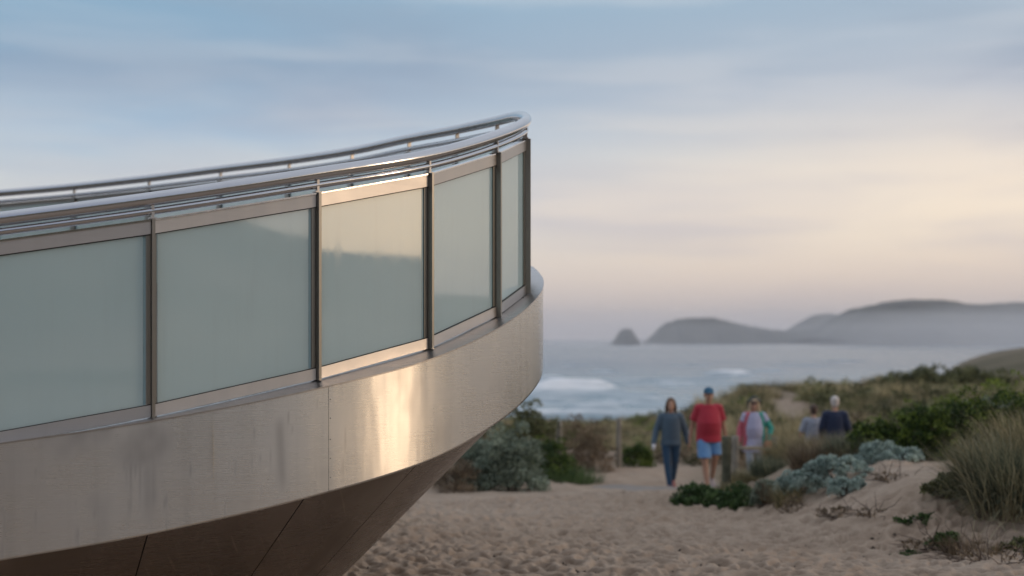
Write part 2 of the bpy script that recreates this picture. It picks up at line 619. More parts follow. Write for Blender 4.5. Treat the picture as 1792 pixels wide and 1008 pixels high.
M['mat_green'] = mat_leaf('creeper_leaf', (0.022, 0.045, 0.016), (0.055, 0.10, 0.032), (0.16, 0.22, 0.085), 0.4, gain=1.2)

# ------------------------------------------------------------------ ground
pxs = np.array([-3000, 600, 900, 1000, 1100, 1180, 1240, 1300, 1350, 1420, 1500, 1560, 1620, 1700, 1792, 2300, 5000.])
sky_y = np.array([758, 758, 756, 760, 755, 745, 722, 698, 686, 688, 684, 674, 667, 672, 664, 640, 600.])
sky_d = np.array([45, 45, 45, 45, 46, 48, 50, 54, 56, 58, 60, 66, 70, 72, 74, 74, 74.])
us = (pxs - 896) / F
CU = (HY - sky_y) / F * sky_d


def Hrel(X, Y, fine=True):
    """ground height relative to the eye"""
    X = np.asarray(X, float); Y = np.asarray(Y, float)
    r = np.hypot(X, Y)
    az = np.degrees(np.arctan2(X, Y))
    Yb = np.clip(Y, -2, 29)
    h = -1.46 - 0.0455 * Yb
    u = np.where(Y > 2, X / np.maximum(Y, 2), np.sign(X) * 5)
    Dc = np.interp(u, us, sky_d)
    C = np.interp(u, us, CU)
    front = sstep(70, 55, np.abs(az))
    lump = fbm(X / 7.0 + 5, Y / 7.0, 3) * 1.5 * sstep(28, 38, r) * sstep(90, 60, r)
    t = sstep(28.5, Dc, Y)
    hf = h * (1 - t) + C * t + lump * 0.7 * (1 - sstep(0.8, 1.0, t) * 0.6)
    drop = sstep(0, 1, (Y - Dc) / 60)
    hf = np.where(Y > Dc, C * (1 - drop) - 12.5 * drop + lump * 0.3 * (1 - drop), hf)
    hb = h + fbm(X / 20, Y / 20, 3) * 1.2 * sstep(25, 60, r)
    out = hf * front + hb * (1 - front)
    # land that carries on to the right of the view, and the ridge behind the viewer
    ash = np.interp(r, [60, 110, 150, 400, 1000, 3000], [13.5, 14.6, 15.2, 24, 36, 60])
    land = np.where(az > 0, sstep(0, 0.8 + 200 / np.maximum(r, 50), az - ash), sstep(-38, -60, az))
    land = np.where(np.abs(az) > 90, 1, land)
    ee = np.interp(az, [-180, -140, -90, -60, 15, 17.3, 19.8, 30, 45, 60, 70, 75, 95, 101, 105, 118, 129.5, 131.5, 134, 137, 145, 160, 180],
                   [15, 10, 2, 0.3, -1.7, -1.0, -0.38, -0.2, 0.5, 1.3, 1.75, 1.95, 2.95, 3.2, 3.6, 3.8, 3.9, 4.5, 5.1, 6.2, 10, 14, 15])  # ridge heights behind the viewer raised to darken the fascia's reflection
    ee = ee + fbm(az / 5.0 + 40, r * 0 + 2.0, 4) * 0.35 * sstep(25, 60, np.abs(az)) + fbm(az / 1.4 + 3, r * 0, 3) * .10
    rc = np.where(np.abs(az) < 30, 150, 420)
    ridge = np.tan(np.radians(ee)) * rc * sstep(0.25, 1.0, r / rc) + np.interp(r, [30, 100, 420], [-3, -4, 0]) * (1 - sstep(0.25, 1.0, r / rc))
    ridge = np.where(r > rc * 1.3, ridge - (r - rc * 1.3) * 0.03, ridge)
    ridge = np.maximum(ridge, -12.5)
    wl = land * sstep(55, 110, r)
    far_sea = sstep(100, 170, r)
    out = out * (1 - far_sea) + (-12.5) * far_sea
    out = out * (1 - wl) + ridge * wl
    # sand mound in the right foreground
    fr = 12.9 - np.clip(X - 4.0, 0, 4) * 0.75
    q = 0.70 * sstep(2.7, 4.8, X + 0.5 * fbm(Y / 2, X / 2, 2)) * sstep(0, 3.0, Y - fr) * sstep(24.0, 20.5, Y) * (1 - 0.3 * sstep(7, 11, X))
    q += np.exp(-((X - 2.4) / 0.7) ** 2 - ((Y - 20.0) / 1.1) ** 2) * 0.10
    out = out - 0.10 * np.exp(-((X - 3.2) / 2.6) ** 2 - ((Y - 26) / 2.2) ** 2) - 0.12 * np.exp(-((X - 6.3) / 1.5) ** 2 - ((Y - 26.8) / 1.8) ** 2)
    out = out + q * (1 + 0.25 * fbm(X / 1.5, Y / 1.5, 3))
    out = out + sstep(2.5, -1.5, X - 0.0) * sstep(24.5, 27.5, Y) * sstep(60, 40, Y) * 0.25      # low bank on the left
    if fine:
        nm = sstep(70, 35, r)
        out = out + nm * (fbm(X / 1.7, Y / 1.7, 4) * 0.17 + fbm(X / 0.33 + 3, Y / 0.33, 3, 0.6) * 0.05)
    return out


def ground_z(x, y):
    return float(CZ + Hrel(np.array([x]), np.array([y]))[0])


def azgrid(dense, n_dense, n_rest):
    a = np.linspace(-dense[0], dense[1], n_dense)
    b = np.linspace(dense[1], 360 - dense[0], n_rest + 2)[1:-1]
    return np.radians(np.concatenate([a, b]))


PATH = np.array([(-6, 20.5), (-2.5, 21.6), (0.2, 23.2), (2.2, 24.9), (3.9, 26.0), (5.8, 27.0), (9, 29), (13, 33)])
TRAIL = np.array([(0.2, 24.5), (2.0, 27.5), (2.6, 30.5), (1.2, 33.5), (2.5, 38)])


def dist_poly(X, Y, poly):
    d = np.full(np.shape(X), 1e9)
    for (x0, y0), (x1, y1) in zip(poly[:-1], poly[1:]):
        vx, vy = x1 - x0, y1 - y0
        t = np.clip(((X - x0) * vx + (Y - y0) * vy) / (vx * vx + vy * vy), 0, 1)
        d = np.minimum(d, np.hypot(X - x0 - t * vx, Y - y0 - t * vy))
    return d


def sandy(X, Y):
    """1 on bare sand, 0 where plants cover the ground"""
    px = 896 + X / np.maximum(Y, 1) * F
    s_ = sstep(25.5, 23.0, Y + fbm(X / 2, Y / 2, 2) * 2)
    s_ = np.maximum(s_, sstep(2.4, 1.2, dist_poly(X, Y, PATH)))
    s_ = np.maximum(s_, sstep(1.9, 1.0, dist_poly(X, Y, TRAIL)))
    s_ = np.maximum(s_, np.exp(-((px - 1385) / 42) ** 2 - ((Y - 47) / 5) ** 2) * 1.15)
    s_ = np.maximum(s_, np.exp(-((px - 1602) / 42) ** 2 - ((Y - 58) / 6) ** 2) * 1.5)
    return np.clip(s_, 0, 1)


def build_ground():
    a = azgrid((23, 25), 1150, 150)
    r = np.concatenate([[0.5, 2, 4], np.geomspace(6, 11, 40)[:-1], np.geomspace(11, 30, 430)[:-1], np.geomspace(30, 130, 190)[:-1], np.geomspace(130, 14000, 70)])
    A, RR = np.meshgrid(a, r)
    X, Y = RR * np.sin(A), RR * np.cos(A)
    Hh = Hrel(X, Y)
    # footprints and scuffs in the loose sand
    rg = np.random.default_rng(11)
    da = a[1] - a[0]
    n_d = 1150
    near = np.zeros_like(Hh)
    cnt = 9500
    fy = rg.uniform(11.2, 25.5, cnt)
    fx = rg.uniform(-0.16, 0.40, cnt) * fy
    ok = (sandy(fx, fy) > 0.5) & ~((fx > 3.6) & (fy > 14.5) & (rg.random(cnt) < 0.75))
    ok &= (rg.random(cnt) < 0.8)
    for x0, y0 in zip(fx[ok], fy[ok]):
        th = rg.uniform(0, math.pi)
        L, Wd, dep = rg.uniform(0.06, 0.15), rg.uniform(0.035, 0.075), rg.uniform(0.012, 0.05)
        r0 = math.hypot(x0, y0)
        j = int((math.atan2(x0, y0) - a[0]) / da)
        i = int(np.searchsorted(r, r0))
        dj = int(0.36 / (r0 * da)); di = 14
        sl = (slice(max(i - di, 0), i + di), slice(max(j - dj, 0), min(j + dj, n_d)))
        xx, yy = X[sl] - x0, Y[sl] - y0
        p = xx * math.cos(th) + yy * math.sin(th)
        q = -xx * math.sin(th) + yy * math.cos(th)
        e = (p / L) ** 2 + (q / Wd) ** 2
        near[sl] += -dep * np.exp(-e) + dep * 0.65 * np.exp(-(np.sqrt(e) - 1.5) ** 2 * 4)
    pd = dist_poly(X, Y, PATH)
    near = np.tanh(near / 0.075) * 0.075
    near *= sstep(0.7, 1.3, pd)
    Hh = Hh + near
    Hh = np.where((pd < 0.9) & (RR < 45), Hrel(X, Y, False) + 0.0, Hh) if False else Hh
    V = np.stack([X, Y, CZ + Hh], -1).reshape(-1, 3)
    sd_ = sandy(X, Y)
    lit = (1 - sd_) * sstep(90, 60, RR)
    mound_l = np.exp(-((X - 4.0) / 1.6) ** 2 - ((Y - 20.3) / 1.3) ** 2) + np.exp(-((X - 8.0) / 2.6) ** 2 - ((Y - 18.9) / 1.0) ** 2)
    lit = np.clip(lit + mound_l * 0.6, 0, 1)
    azd = np.abs((np.degrees(A) + 180) % 360 - 180)
    heath = np.maximum(sstep(70, 110, RR), sstep(45, 70, azd) * sstep(1.5, 5, RR)) * (Hh > -11.5)  # far heath, plus unseen cover round the viewer added to darken steel reflections
    heath = np.maximum(heath, sstep(-22, -34, (np.degrees(A) + 180) % 360 - 180) * sstep(8, 12, RR))
    heath = heath * np.clip(0.75 + fbm(X / 30, Y / 30, 4) * 1.2, 0.2, 1)
    mesh_f = grid_faces(len(r), len(a), True)
    o = mesh_np('ground', V, mesh_f[:, ::-1], M['ground'], smooth=True, attrs={'litter': lit, 'heath': heath})
    tag(o, kind='structure')


build_ground()


def build_path():
    PATH = np.array([(0.7, 23.7), (2.2, 24.7), (3.9, 26.0), (5.8, 27.0), (9, 29), (13, 33)])
    # draped, lightly sanded grey path
    s_ = [0]
    for p, q in zip(PATH[:-1], PATH[1:]):
        s_.append(s_[-1] + math.dist(p, q))
    tt = np.linspace(0, s_[-1], 260)
    cx = np.interp(tt, s_, PATH[:, 0]); cy = np.interp(tt, s_, PATH[:, 1])
    k = np.ones(15) / 15
    cx = np.convolve(np.pad(cx, 7, 'edge'), k, 'valid'); cy = np.convolve(np.pad(cy, 7, 'edge'), k, 'valid')
    tx, ty = np.gradient(cx), np.gradient(cy)
    L = np.hypot(tx, ty)
    nx, ny = -ty / L, tx / L
    w = np.linspace(-1, 1, 25)
    wid = 1.12 + 0.22 * np.array([fbm(np.array([t * .9]), np.array([1.0]), 3)[0] for t in tt]) * 2
    X = cx[:, None] + nx[:, None] * w * wid[:, None]
    Y = cy[:, None] + ny[:, None] * w * wid[:, None]
    Z = CZ + Hrel(X, Y) + 0.045 - 0.07 * np.abs(w) ** 8 + fbm(X / .5, Y / .5, 2) * 0.02 - 0.12 * sstep(2.2, 0.0, tt)[:, None]
    o = mesh_np('path', np.stack([X, Y, Z], -1).reshape(-1, 3), grid_faces(260, 25), M['path'], smooth=True)
    tag(o, kind='structure')


build_path()


def build_sea():
    a = azgrid((24, 24), 520, 90)
    r = np.concatenate([np.geomspace(75, 700, 520)[:-1], np.geomspace(700, 14000, 110)])
    A, RR = np.meshgrid(a, r)
    X, Y = RR * np.sin(A), RR * np.cos(A)
    w = 0.35 * np.sin((Y + 14 * fbm(X / 60, Y / 60, 3)) / 4.6) * (0.5 + fbm(X / 30, Y / 40, 2))
    w += 0.25 * fbm(X / 5, Y / 3, 3)
    fade = sstep(2500, 500, RR)
    surf = sstep(560, 200, RR)
    ph = (Y + 26 * fbm(X / 70 + 4, Y / 90, 3)) / 34.0 * 2 * math.pi
    crest = np.maximum(0, np.sin(ph)) ** 7
    seg = sstep(-0.05, 0.12, fbm(X / 38 + 9, Y / 30 + 2, 3))
    foam = surf * (crest * seg * 0.9)
    trail = np.maximum(0, np.sin(ph - 0.7)) ** 2 * sstep(-0.05, 0.2, fbm(X / 30 + 1, Y / 12, 4)) * surf
    foam = foam + trail * 0.45 * sstep(420, 230, RR)
    foam += sstep(0.06, 0.22, fbm(X / 26, Y / 8, 4)) * sstep(300, 180, RR) * 0.6
    # the two breakers
    bump = np.zeros_like(w)
    for (px0, py0, wd, ht) in ((1000, 683, 78, 2.4), (1278, 657, 42, 1.5), (975, 703, 60, 1.0), (1140, 668, 45, .6), (1400, 640, 60, .4), (1100, 690, 50, .5), (1060, 652, 30, .7), (1180, 674, 34, .8), (1345, 650, 30, .6), (1480, 632, 40, .6), (960, 660, 26, .7), (1120, 703, 44, .9), (1040, 716, 50, .8), (1210, 640, 36, .5), (1010, 640, 30, .45), (1400, 628, 30, .5)):
        d0 = CZ * F / (py0 - HY)
        x0 = (px0 - 896) / F * d0
        wx = wd / F * d0
        bx = np.exp(-((X - x0) / wx) ** 4)
        bow = (X - x0) ** 2 / wx ** 2 * 2 + 5 * fbm(X / 14, X * 0 + px0, 3)
        yy = Y - d0 - bow
        bump += ht * bx * np.exp(-(yy / 2.6) ** 2)
        foam += (ht / 2.4) ** 0.9 * sstep(-.30, .06, fbm(X / 7 + ht, Y / 4, 3)) * bx * (np.exp(-((yy - 1.5) / 4.5) ** 2) * 2.8 + 0.5 * np.exp(-((yy + 9) / 10) ** 2))
    Z = (w * 0.8 + crest * seg * 0.8 * surf) * fade + bump
    V = np.stack([X, Y, Z], -1).reshape(-1, 3)
    o = mesh_np('sea', V, grid_faces(len(r), len(a), True)[:, ::-1], M['sea'], smooth=True,
                attrs={'foam': np.clip(foam, 0, 3), 'shallow': sstep(600, 180, RR)})
    tag(o, kind='structure')


build_sea()


def build_hill(name, prof, d0, depth, mat, seed):
    """prof: list of (photo x, photo y) of the skyline at distance d0"""
    prof = np.array(prof, float)
    n = 220
    px = np.linspace(prof[0, 0], prof[-1, 0], n)
    # smooth interpolation
    py = np.interp(px, prof[:, 0], prof[:, 1])
    k = np.hanning(15); k /= k.sum()
    py = np.convolve(np.pad(py, 7, 'edge'), k, 'valid')
    x = (px - 896) / F * d0
    h = (HY - py) / F * d0 + CZ
    h = h * (1 + fbm(px / 34 + seed, px * 0, 4) * 0.10) + fbm(px / 7 + seed, px * 0, 3) * d0 * 0.0012 * sstep(0, 30, h)
    m = 60
    t = np.linspace(-1, 1, m)[:, None]
    env = np.cos(t * math.pi / 2) ** 0.7
    X = x[None, :] + 0 * t
    Y = d0 + t * depth + 0.3 * depth * fbm(X / (depth * 1.5) + seed, X * 0, 2)
    gul = fbm(X / (depth * .35) + seed, Y / (depth * .35), 5, 0.6)
    Z = h[None, :] * env * (1 + gul * 0.5 * (1 - env)) + gul * h[None, :] * 0.25 * (1 - env ** 2) - 3
    o = mesh_np(name, np.stack([X, Y, Z], -1).reshape(-1, 3), grid_faces(m, n), mat, smooth=True)
    tag(o, kind='structure')
    return o


build_hill('sea_stack_rock', [(1070, 597), (1078, 588), (1086, 575), (1096, 571), (1106, 574), (1113, 586), (1120, 596)], 2400, 40, M['hill'], 1)
build_hill('headland', [(1132, 597), (1142, 584), (1160, 566), (1185, 556), (1215, 552), (1245, 554), (1270, 559), (1300, 565), (1330, 573), (1370, 577),
                        (1400, 576), (1450, 573), (1500, 590)], 3000, 130, M['hill'], 2)
build_hill('far_hills', [(1360, 590), (1390, 568), (1415, 552), (1440, 547), (1470, 550), (1600, 556), (1900, 560)], 4600, 300, M['hill'], 3)
build_hill('coastal_hills', [(1418, 598), (1432, 578), (1455, 556), (1485, 537), (1530, 529), (1555, 527), (1580, 522), (1620, 521), (1660, 526), (1700, 531),
                             (1740, 528), (1792, 527), (1900, 520), (2300, 512), (2900, 520), (3400, 560)], 2700, 320, M['hill'], 4)

# ------------------------------------------------------------------ the viewing platform
def spline(pts, per=24):
    """Catmull-Rom (centripetal-ish) through pts; returns samples and control index for each"""
    p = np.asarray(pts, float)
    p = np.vstack([2 * p[0] - p[1], p, 2 * p[-1] - p[-2]])
    out, idx = [], []
    for i in range(1, len(p) - 2):
        p0, p1, p2, p3 = p[i - 1:i + 3]
        d1 = np.linalg.norm(p1 - p0); d2 = np.linalg.norm(p2 - p1); d3 = np.linalg.norm(p3 - p2)
        m1 = ((p1 - p0) / d1 - (p2 - p0) / (d1 + d2) + (p2 - p1) / d2) * d2
        m2 = ((p2 - p1) / d2 - (p3 - p1) / (d2 + d3) + (p3 - p2) / d3) * d2
        for k in range(per):
            t = k / per
            out.append((2 * t ** 3 - 3 * t ** 2 + 1) * p1 + (t ** 3 - 2 * t ** 2 + t) * m1 + (-2 * t ** 3 + 3 * t ** 2) * p2 + (t ** 3 - t ** 2) * m2)
            idx.append(i - 1 + t)
    out.append(p[-2]); idx.append(len(p) - 3)
    return np.array(out), np.array(idx)


# hand rail stations (photo x, photo y, distance), left end on the near side -> tip -> far side
near_ext = [(-5.45, 7.12, .30), (-4.62, 7.26, .39), (-3.74, 7.42, .50)]
st_px = [(-37, 388, 7.6), (267, 348, 7.9), (555, 304, 8.37), (750, 272, 8.92), (868, 238, 9.55), (919, 213.5, 10.2), (905, 203.5, 10.9),
         (870, 211.5, 11.35), (800, 226.6, 12.0), (716, 242.5, 12.7), (616, 264, 13.4), (506, 281, 14.0), (386, 296, 14.55),
         (261, 312, 15.05), (130, 326.5, 15.45), (-5, 338.5, 15.75), (-140, 349, 15.95)]
rail_c = [np.array([x, y, CZ + z]) for x, y, z in near_ext] + [P(*s_) for s_ in st_px]
NS = len(rail_c)
I_TIP = 8                                   # station of the post at the tip
base_drop = np.array([1.215] * 8 + [1.24, 1.21] + [1.2] * (NS - 10))
second_drop = np.array([.068] * 8 + [.068, .085] + [.095] * (NS - 10))
frame_drop = np.array([.116] * 8 + [.125, .15] + [.128] * (NS - 10))
base_c = [p - np.array([0, 0, d]) for p, d in zip(rail_c, base_drop)]
PER = 24
rail_s, ix = spline(rail_c, PER)
base_s = rail_s.copy()
base_s[:, 2] -= np.interp(ix, np.arange(NS), base_drop)
tan_s = np.gradient(rail_s[:, :2], axis=0)
tan_s /= np.linalg.norm(tan_s, axis=1)[:, None]
out_s = np.stack([tan_s[:, 1], -tan_s[:, 0]], -1)       # outward normal in plan

# outer edge of the ledge
outer_c = []
for k in range(3):
    p = base_c[k]
    outer_c.append(p + np.array([.05, -.145, 0]))
outer_c += [P(-60, 784, 7.42), P(267, 735.6, 7.76), P(555, 679, 8.19), P(750, 628.6, 8.69), P(868, 575, 9.24), P(919, 540, 9.66),
            P(943, 514.5, 10.0), P(950.5, 496, 10.38), P(944, 479, 10.85), P(925, 464, 11.3)]
for k in range(11, NS):
    j = k * PER
    j = min(j, len(base_s) - 1)
    outer_c.append(base_s[j] + np.array([out_s[j][0], out_s[j][1], 0]) * 0.2 + np.array([0, 0, .03]))
outer_s, ox = spline(outer_c, PER)
FH = 0.612                                   # fascia height

PLAT = empty('viewing_platform', (-3.56, 11.0, ground_z(-3.56, 11.0)))
tag(PLAT, 'curved brushed steel viewing platform with frosted glass balustrade rising to a rounded prow', 'viewing platform')
bpy.context.view_layer.update()
OFF = np.array(PLAT.location)


def plat_mesh(name, v, q, mat, smooth=False, attrs=None, parent=None, **kw):
    return mesh_np(name, np.asarray(v) - OFF, q, mat, parent or PLAT, smooth, attrs, **kw)


# match ledge points to the glass line
seg_o = np.linspace(0, len(outer_s) - 1, 340).astype(int)
oo = outer_s[seg_o]
bi = []
last = 0
for p in oo:
    d = np.hypot(base_s[last:, 0] - p[0], base_s[last:, 1] - p[1])
    w_ = min(len(d), 40)
    last = last + int(np.argmin(d[:w_]))
    bi.append(last)
bi = np.convolve(np.pad(np.array(bi, float), 8, 'edge'), np.ones(17) / 17, 'valid')
bb = np.stack([np.interp(bi, np.arange(len(base_s)), base_s[:, k]) for k in range(3)], -1)
nn = oo - bb
nn[:, 2] = 0
nn /= np.linalg.norm(nn, axis=1)[:, None]
# ledge: from 5 cm inside the glass line to 5 mm outside the fascia, 7 mm plate
inner = bb - nn * 0.06
lip = oo + nn * 0.005
rows = [inner, bb, bb * .5 + oo * .5, lip, lip - np.array([0, 0, .008]), oo - nn * .02 - np.array([0, 0, .008])]
V = np.stack(rows, 0).reshape(-1, 3)
plat_mesh('ledge', V, grid_faces(len(rows), len(oo)), M['ledge'], smooth=False)

# deck
half = len(base_s) // 2
tt = np.linspace(0, 1, 120)
jt = int((I_TIP + 0.5) * PER)
A_ = np.stack([np.interp(tt * jt, np.arange(len(base_s)), (base_s - np.c_[out_s, out_s[:, 0] * 0] * 0.062)[:, k]) for k in range(3)], -1)
B_ = np.stack([np.interp(len(base_s) - 1 - tt * (len(base_s) - 1 - jt), np.arange(len(base_s)), (base_s - np.c_[out_s, out_s[:, 0] * 0] * 0.062)[:, k]) for k in range(3)], -1)
w_ = np.linspace(0, 1, 12)[:, None, None]
V = (A_ * (1 - w_) + B_ * w_ - np.array([0, 0, .004])).reshape(-1, 3)
plat_mesh('deck', V, grid_faces(12, 120), M['deck'])

# fascia panels (seams where the photo shows them)
arc = np.concatenate([[0], np.cumsum(np.linalg.norm(np.diff(outer_s, axis=0), axis=1))])


def arc_at_px(px, y_sign=-1):
    q = 896 + outer_s[:, 0] / outer_s[:, 1] * F
    k = np.arange(len(q))[: 8 * PER]
    return np.interp(px, q[k], arc[k])


seams = [0.0, arc_at_px(575) - 2.95, arc_at_px(575), arc_at_px(575) + 3.3]
while seams[-1] + 3.0 < arc[-1]:
    seams.append(seams[-1] + 3.0)
seams[-1] = arc[-1]
for a0, a1 in zip(seams[:-1], seams[1:]):
    s0, s1 = a0 + 0.0012, a1 - 0.0012
    near_ = a0 < arc_at_px(575) + 2
    n = int((s1 - s0) / (0.012 if near_ else 0.05))
    mrow = 50 if near_ else 6
    sp = np.linspace(s0, s1, n)
    line = np.stack([np.interp(sp, arc, outer_s[:, k]) for k in range(3)], -1)
    tz = np.linspace(0, 1, mrow)[:, None]
    S_, T_ = np.meshgrid(sp, tz[:, 0])
    V = line[None] - np.array([0, 0, 1.0]) * (0.0085 + tz[..., None] * FH) + 0.0
    # returned bottom edge gives the sheet its thickness
    tg = np.gradient(line, axis=0); tg /= np.linalg.norm(tg, axis=1)[:, None]
    no = np.stack([tg[:, 1], -tg[:, 0], tg[:, 0] * 0], -1)
    no /= np.linalg.norm(no, axis=1)[:, None]
    V = V + no[None] * (fbm(S_ * 1.3, T_ * 1.0 + 3, 2)[..., None] * 0.004)          # oil-canning
    V = np.concatenate([V, (V[-1] - no * 0.05)[None]], 0)
    # weathering
    dirt = sstep(0.1, 0.4, fbm(S_ * 3.1, T_ * 1.2 + 8, 4)) * 0.5
    run = np.zeros_like(S_)
    rg = np.random.default_rng(int(a0 * 100) + 5)
    for k in range(int(13 * (s1 - s0))):
        c = rg.uniform(s0, s1); t0 = rg.uniform(0.05, 0.8); L_ = rg.uniform(0.1, 0.8); wd = rg.uniform(0.002, 0.005)
        if c > arc_at_px(600) and rg.random() < 0.6:
            continue
        wob = 0.006 * np.sin(T_ * 9 + c * 50)
        run = np.maximum(run, np.exp(-((S_ - c - wob) / wd) ** 2) * sstep(t0, t0 + .05, T_) * sstep(t0 + L_, t0 + L_ * .5, T_) * rg.uniform(.12, .5))
    dirt = np.maximum(dirt, run)
    # the splash with drips, left of the middle seam
    c0 = arc_at_px(252)
    blob = np.exp(-(((S_ - c0 - .02 * T_) / 0.15) ** 2 + ((T_ - 0.22 - 0.1 * fbm(S_ * 9, T_ * 3, 2)) / 0.20) ** 2) ** 2)
    for dc, L_, wd in ((-.09, .35, .006), (-.07, .5, .005), (-.045, .3, .008), (-.02, .62, .006), (.02, .75, .03), (.05, .7, .02), (-.105, .2, .006)):
        blob = np.maximum(blob, np.exp(-((S_ - c0 - dc) / wd) ** 2) * sstep(.2, .25, T_) * sstep(.25 + L_, .2 + L_ * .6, T_) * .8)
    dirt = np.maximum(dirt, blob * (0.5 + fbm(S_ * 14, T_ * 5, 3) * .5))
    c1 = arc_at_px(487)
    dirt = np.maximum(dirt, np.exp(-((S_ - c1 - .03 * T_) / 0.028) ** 2) * sstep(.12, .3, T_) * sstep(1.0, .7, T_) * .55)
    dirt = np.concatenate([dirt, dirt[-1:]], 0)
    plat_mesh('fascia_panel', V.reshape(-1, 3), grid_faces(mrow + 1, n)[:, ::-1], M['fascia'], smooth=True, attrs={'dirt': dirt.ravel()})
# thin dark backing strip behind the seams
V = np.stack([outer_s - np.array([0, 0, .012]), outer_s - np.array([0, 0, FH])], 0)
tgo = np.gradient(outer_s, axis=0); tgo[:, 2] = 0; tgo /= np.linalg.norm(tgo, axis=1)[:, None]
noo = np.stack([tgo[:, 1], -tgo[:, 0], tgo[:, 0] * 0], -1)
plat_mesh('backing', (V - noo[None] * 0.03).reshape(-1, 3), grid_faces(2, len(outer_s))[:, ::-1], M['dark'])

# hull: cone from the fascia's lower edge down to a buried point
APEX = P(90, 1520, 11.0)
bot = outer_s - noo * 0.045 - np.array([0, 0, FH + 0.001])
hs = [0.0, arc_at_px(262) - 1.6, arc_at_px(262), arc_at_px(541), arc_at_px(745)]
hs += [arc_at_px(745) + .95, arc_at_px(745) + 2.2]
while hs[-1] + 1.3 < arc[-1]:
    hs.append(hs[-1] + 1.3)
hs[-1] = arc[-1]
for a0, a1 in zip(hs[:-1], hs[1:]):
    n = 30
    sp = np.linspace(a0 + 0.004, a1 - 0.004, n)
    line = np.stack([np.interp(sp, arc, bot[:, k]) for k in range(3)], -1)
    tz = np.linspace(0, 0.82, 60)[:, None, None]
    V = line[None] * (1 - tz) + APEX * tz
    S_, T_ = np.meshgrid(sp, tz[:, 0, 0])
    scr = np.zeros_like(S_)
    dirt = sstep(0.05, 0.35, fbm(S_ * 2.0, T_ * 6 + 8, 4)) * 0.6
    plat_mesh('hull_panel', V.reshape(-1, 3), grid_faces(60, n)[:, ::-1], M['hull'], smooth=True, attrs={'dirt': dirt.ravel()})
tz = np.array([0, 0.82])[:, None, None]
cen = bot.mean(0)
inn = bot + (cen - bot) / np.linalg.norm(cen - bot, axis=1)[:, None] * 0.02
plat_mesh('seam_backing', (inn[None] * (1 - tz) + (APEX + [0, 0, .03]) * tz).reshape(-1, 3), grid_faces(2, len(bot))[:, ::-1], M['dark'])

for tv in (0.12, 0.3, 0.5, 0.68, 0.86):
    mb = MB()
    a_ = arc_at_px(575) + 0.012
    c_ = np.array([np.interp(a_, arc, outer_s[:, k]) for k in range(3)]) - [0, 0, .0085 + tv * FH]
    mb.ell(c_ - OFF, (.0045, .0045, .0045), 10)
    mb.build('rivet', M['post'], PLAT, True)

# rails
mb = MB(); mb.tube(rail_s - OFF, 0.039, 24)
mb.build('handrail', M['tube'], PLAT, True)
sec = rail_s.copy(); sec[:, 2] -= np.interp(ix, np.arange(NS), second_drop)
mb = MB(); mb.tube(sec - OFF - np.c_[out_s, out_s[:, 0] * 0] * 0.004, 0.021, 16)
mb.build('lower_rail', M['tube'], PLAT, True)


def station(k):
    j = min(k * PER, len(rail_s) - 1)
    return rail_s[j], base_s[j], np.array([*tan_s[j], 0]), np.array([*out_s[j], 0])


Z3 = np.array([0, 0, 1.0])
for k in range(NS):
    r_, b_, t_, o_ = station(k)
    top = r_[2] - frame_drop[k]
    hgt = top - b_[2] + 0.004
    po = empty('post', b_ - OFF)
    po.parent = PLAT
    mb = MB()
    # outward fin and its broader inner web
    mb.box(o_ * 0.012 + Z3 * (hgt / 2), t_ * 0.0085, o_ * 0.028, Z3 * (hgt / 2))
    mb.box(-o_ * 0.026 + Z3 * (hgt / 2 - .002), t_ * 0.026, o_ * 0.0095, Z3 * (hgt / 2 - .002))
    mb.build('upright', M['post'], po)
    mb = MB()
    mb.box(Z3 * (hgt + (frame_drop[k] - .036) / 2), t_ * 0.0075, o_ * 0.016, Z3 * ((frame_drop[k] - .036) / 2))
    mb.box(Z3 * (hgt + .004), t_ * 0.02, o_ * 0.024, Z3 * 0.004)
    mb.build('rail_bracket', M['bar'], po)

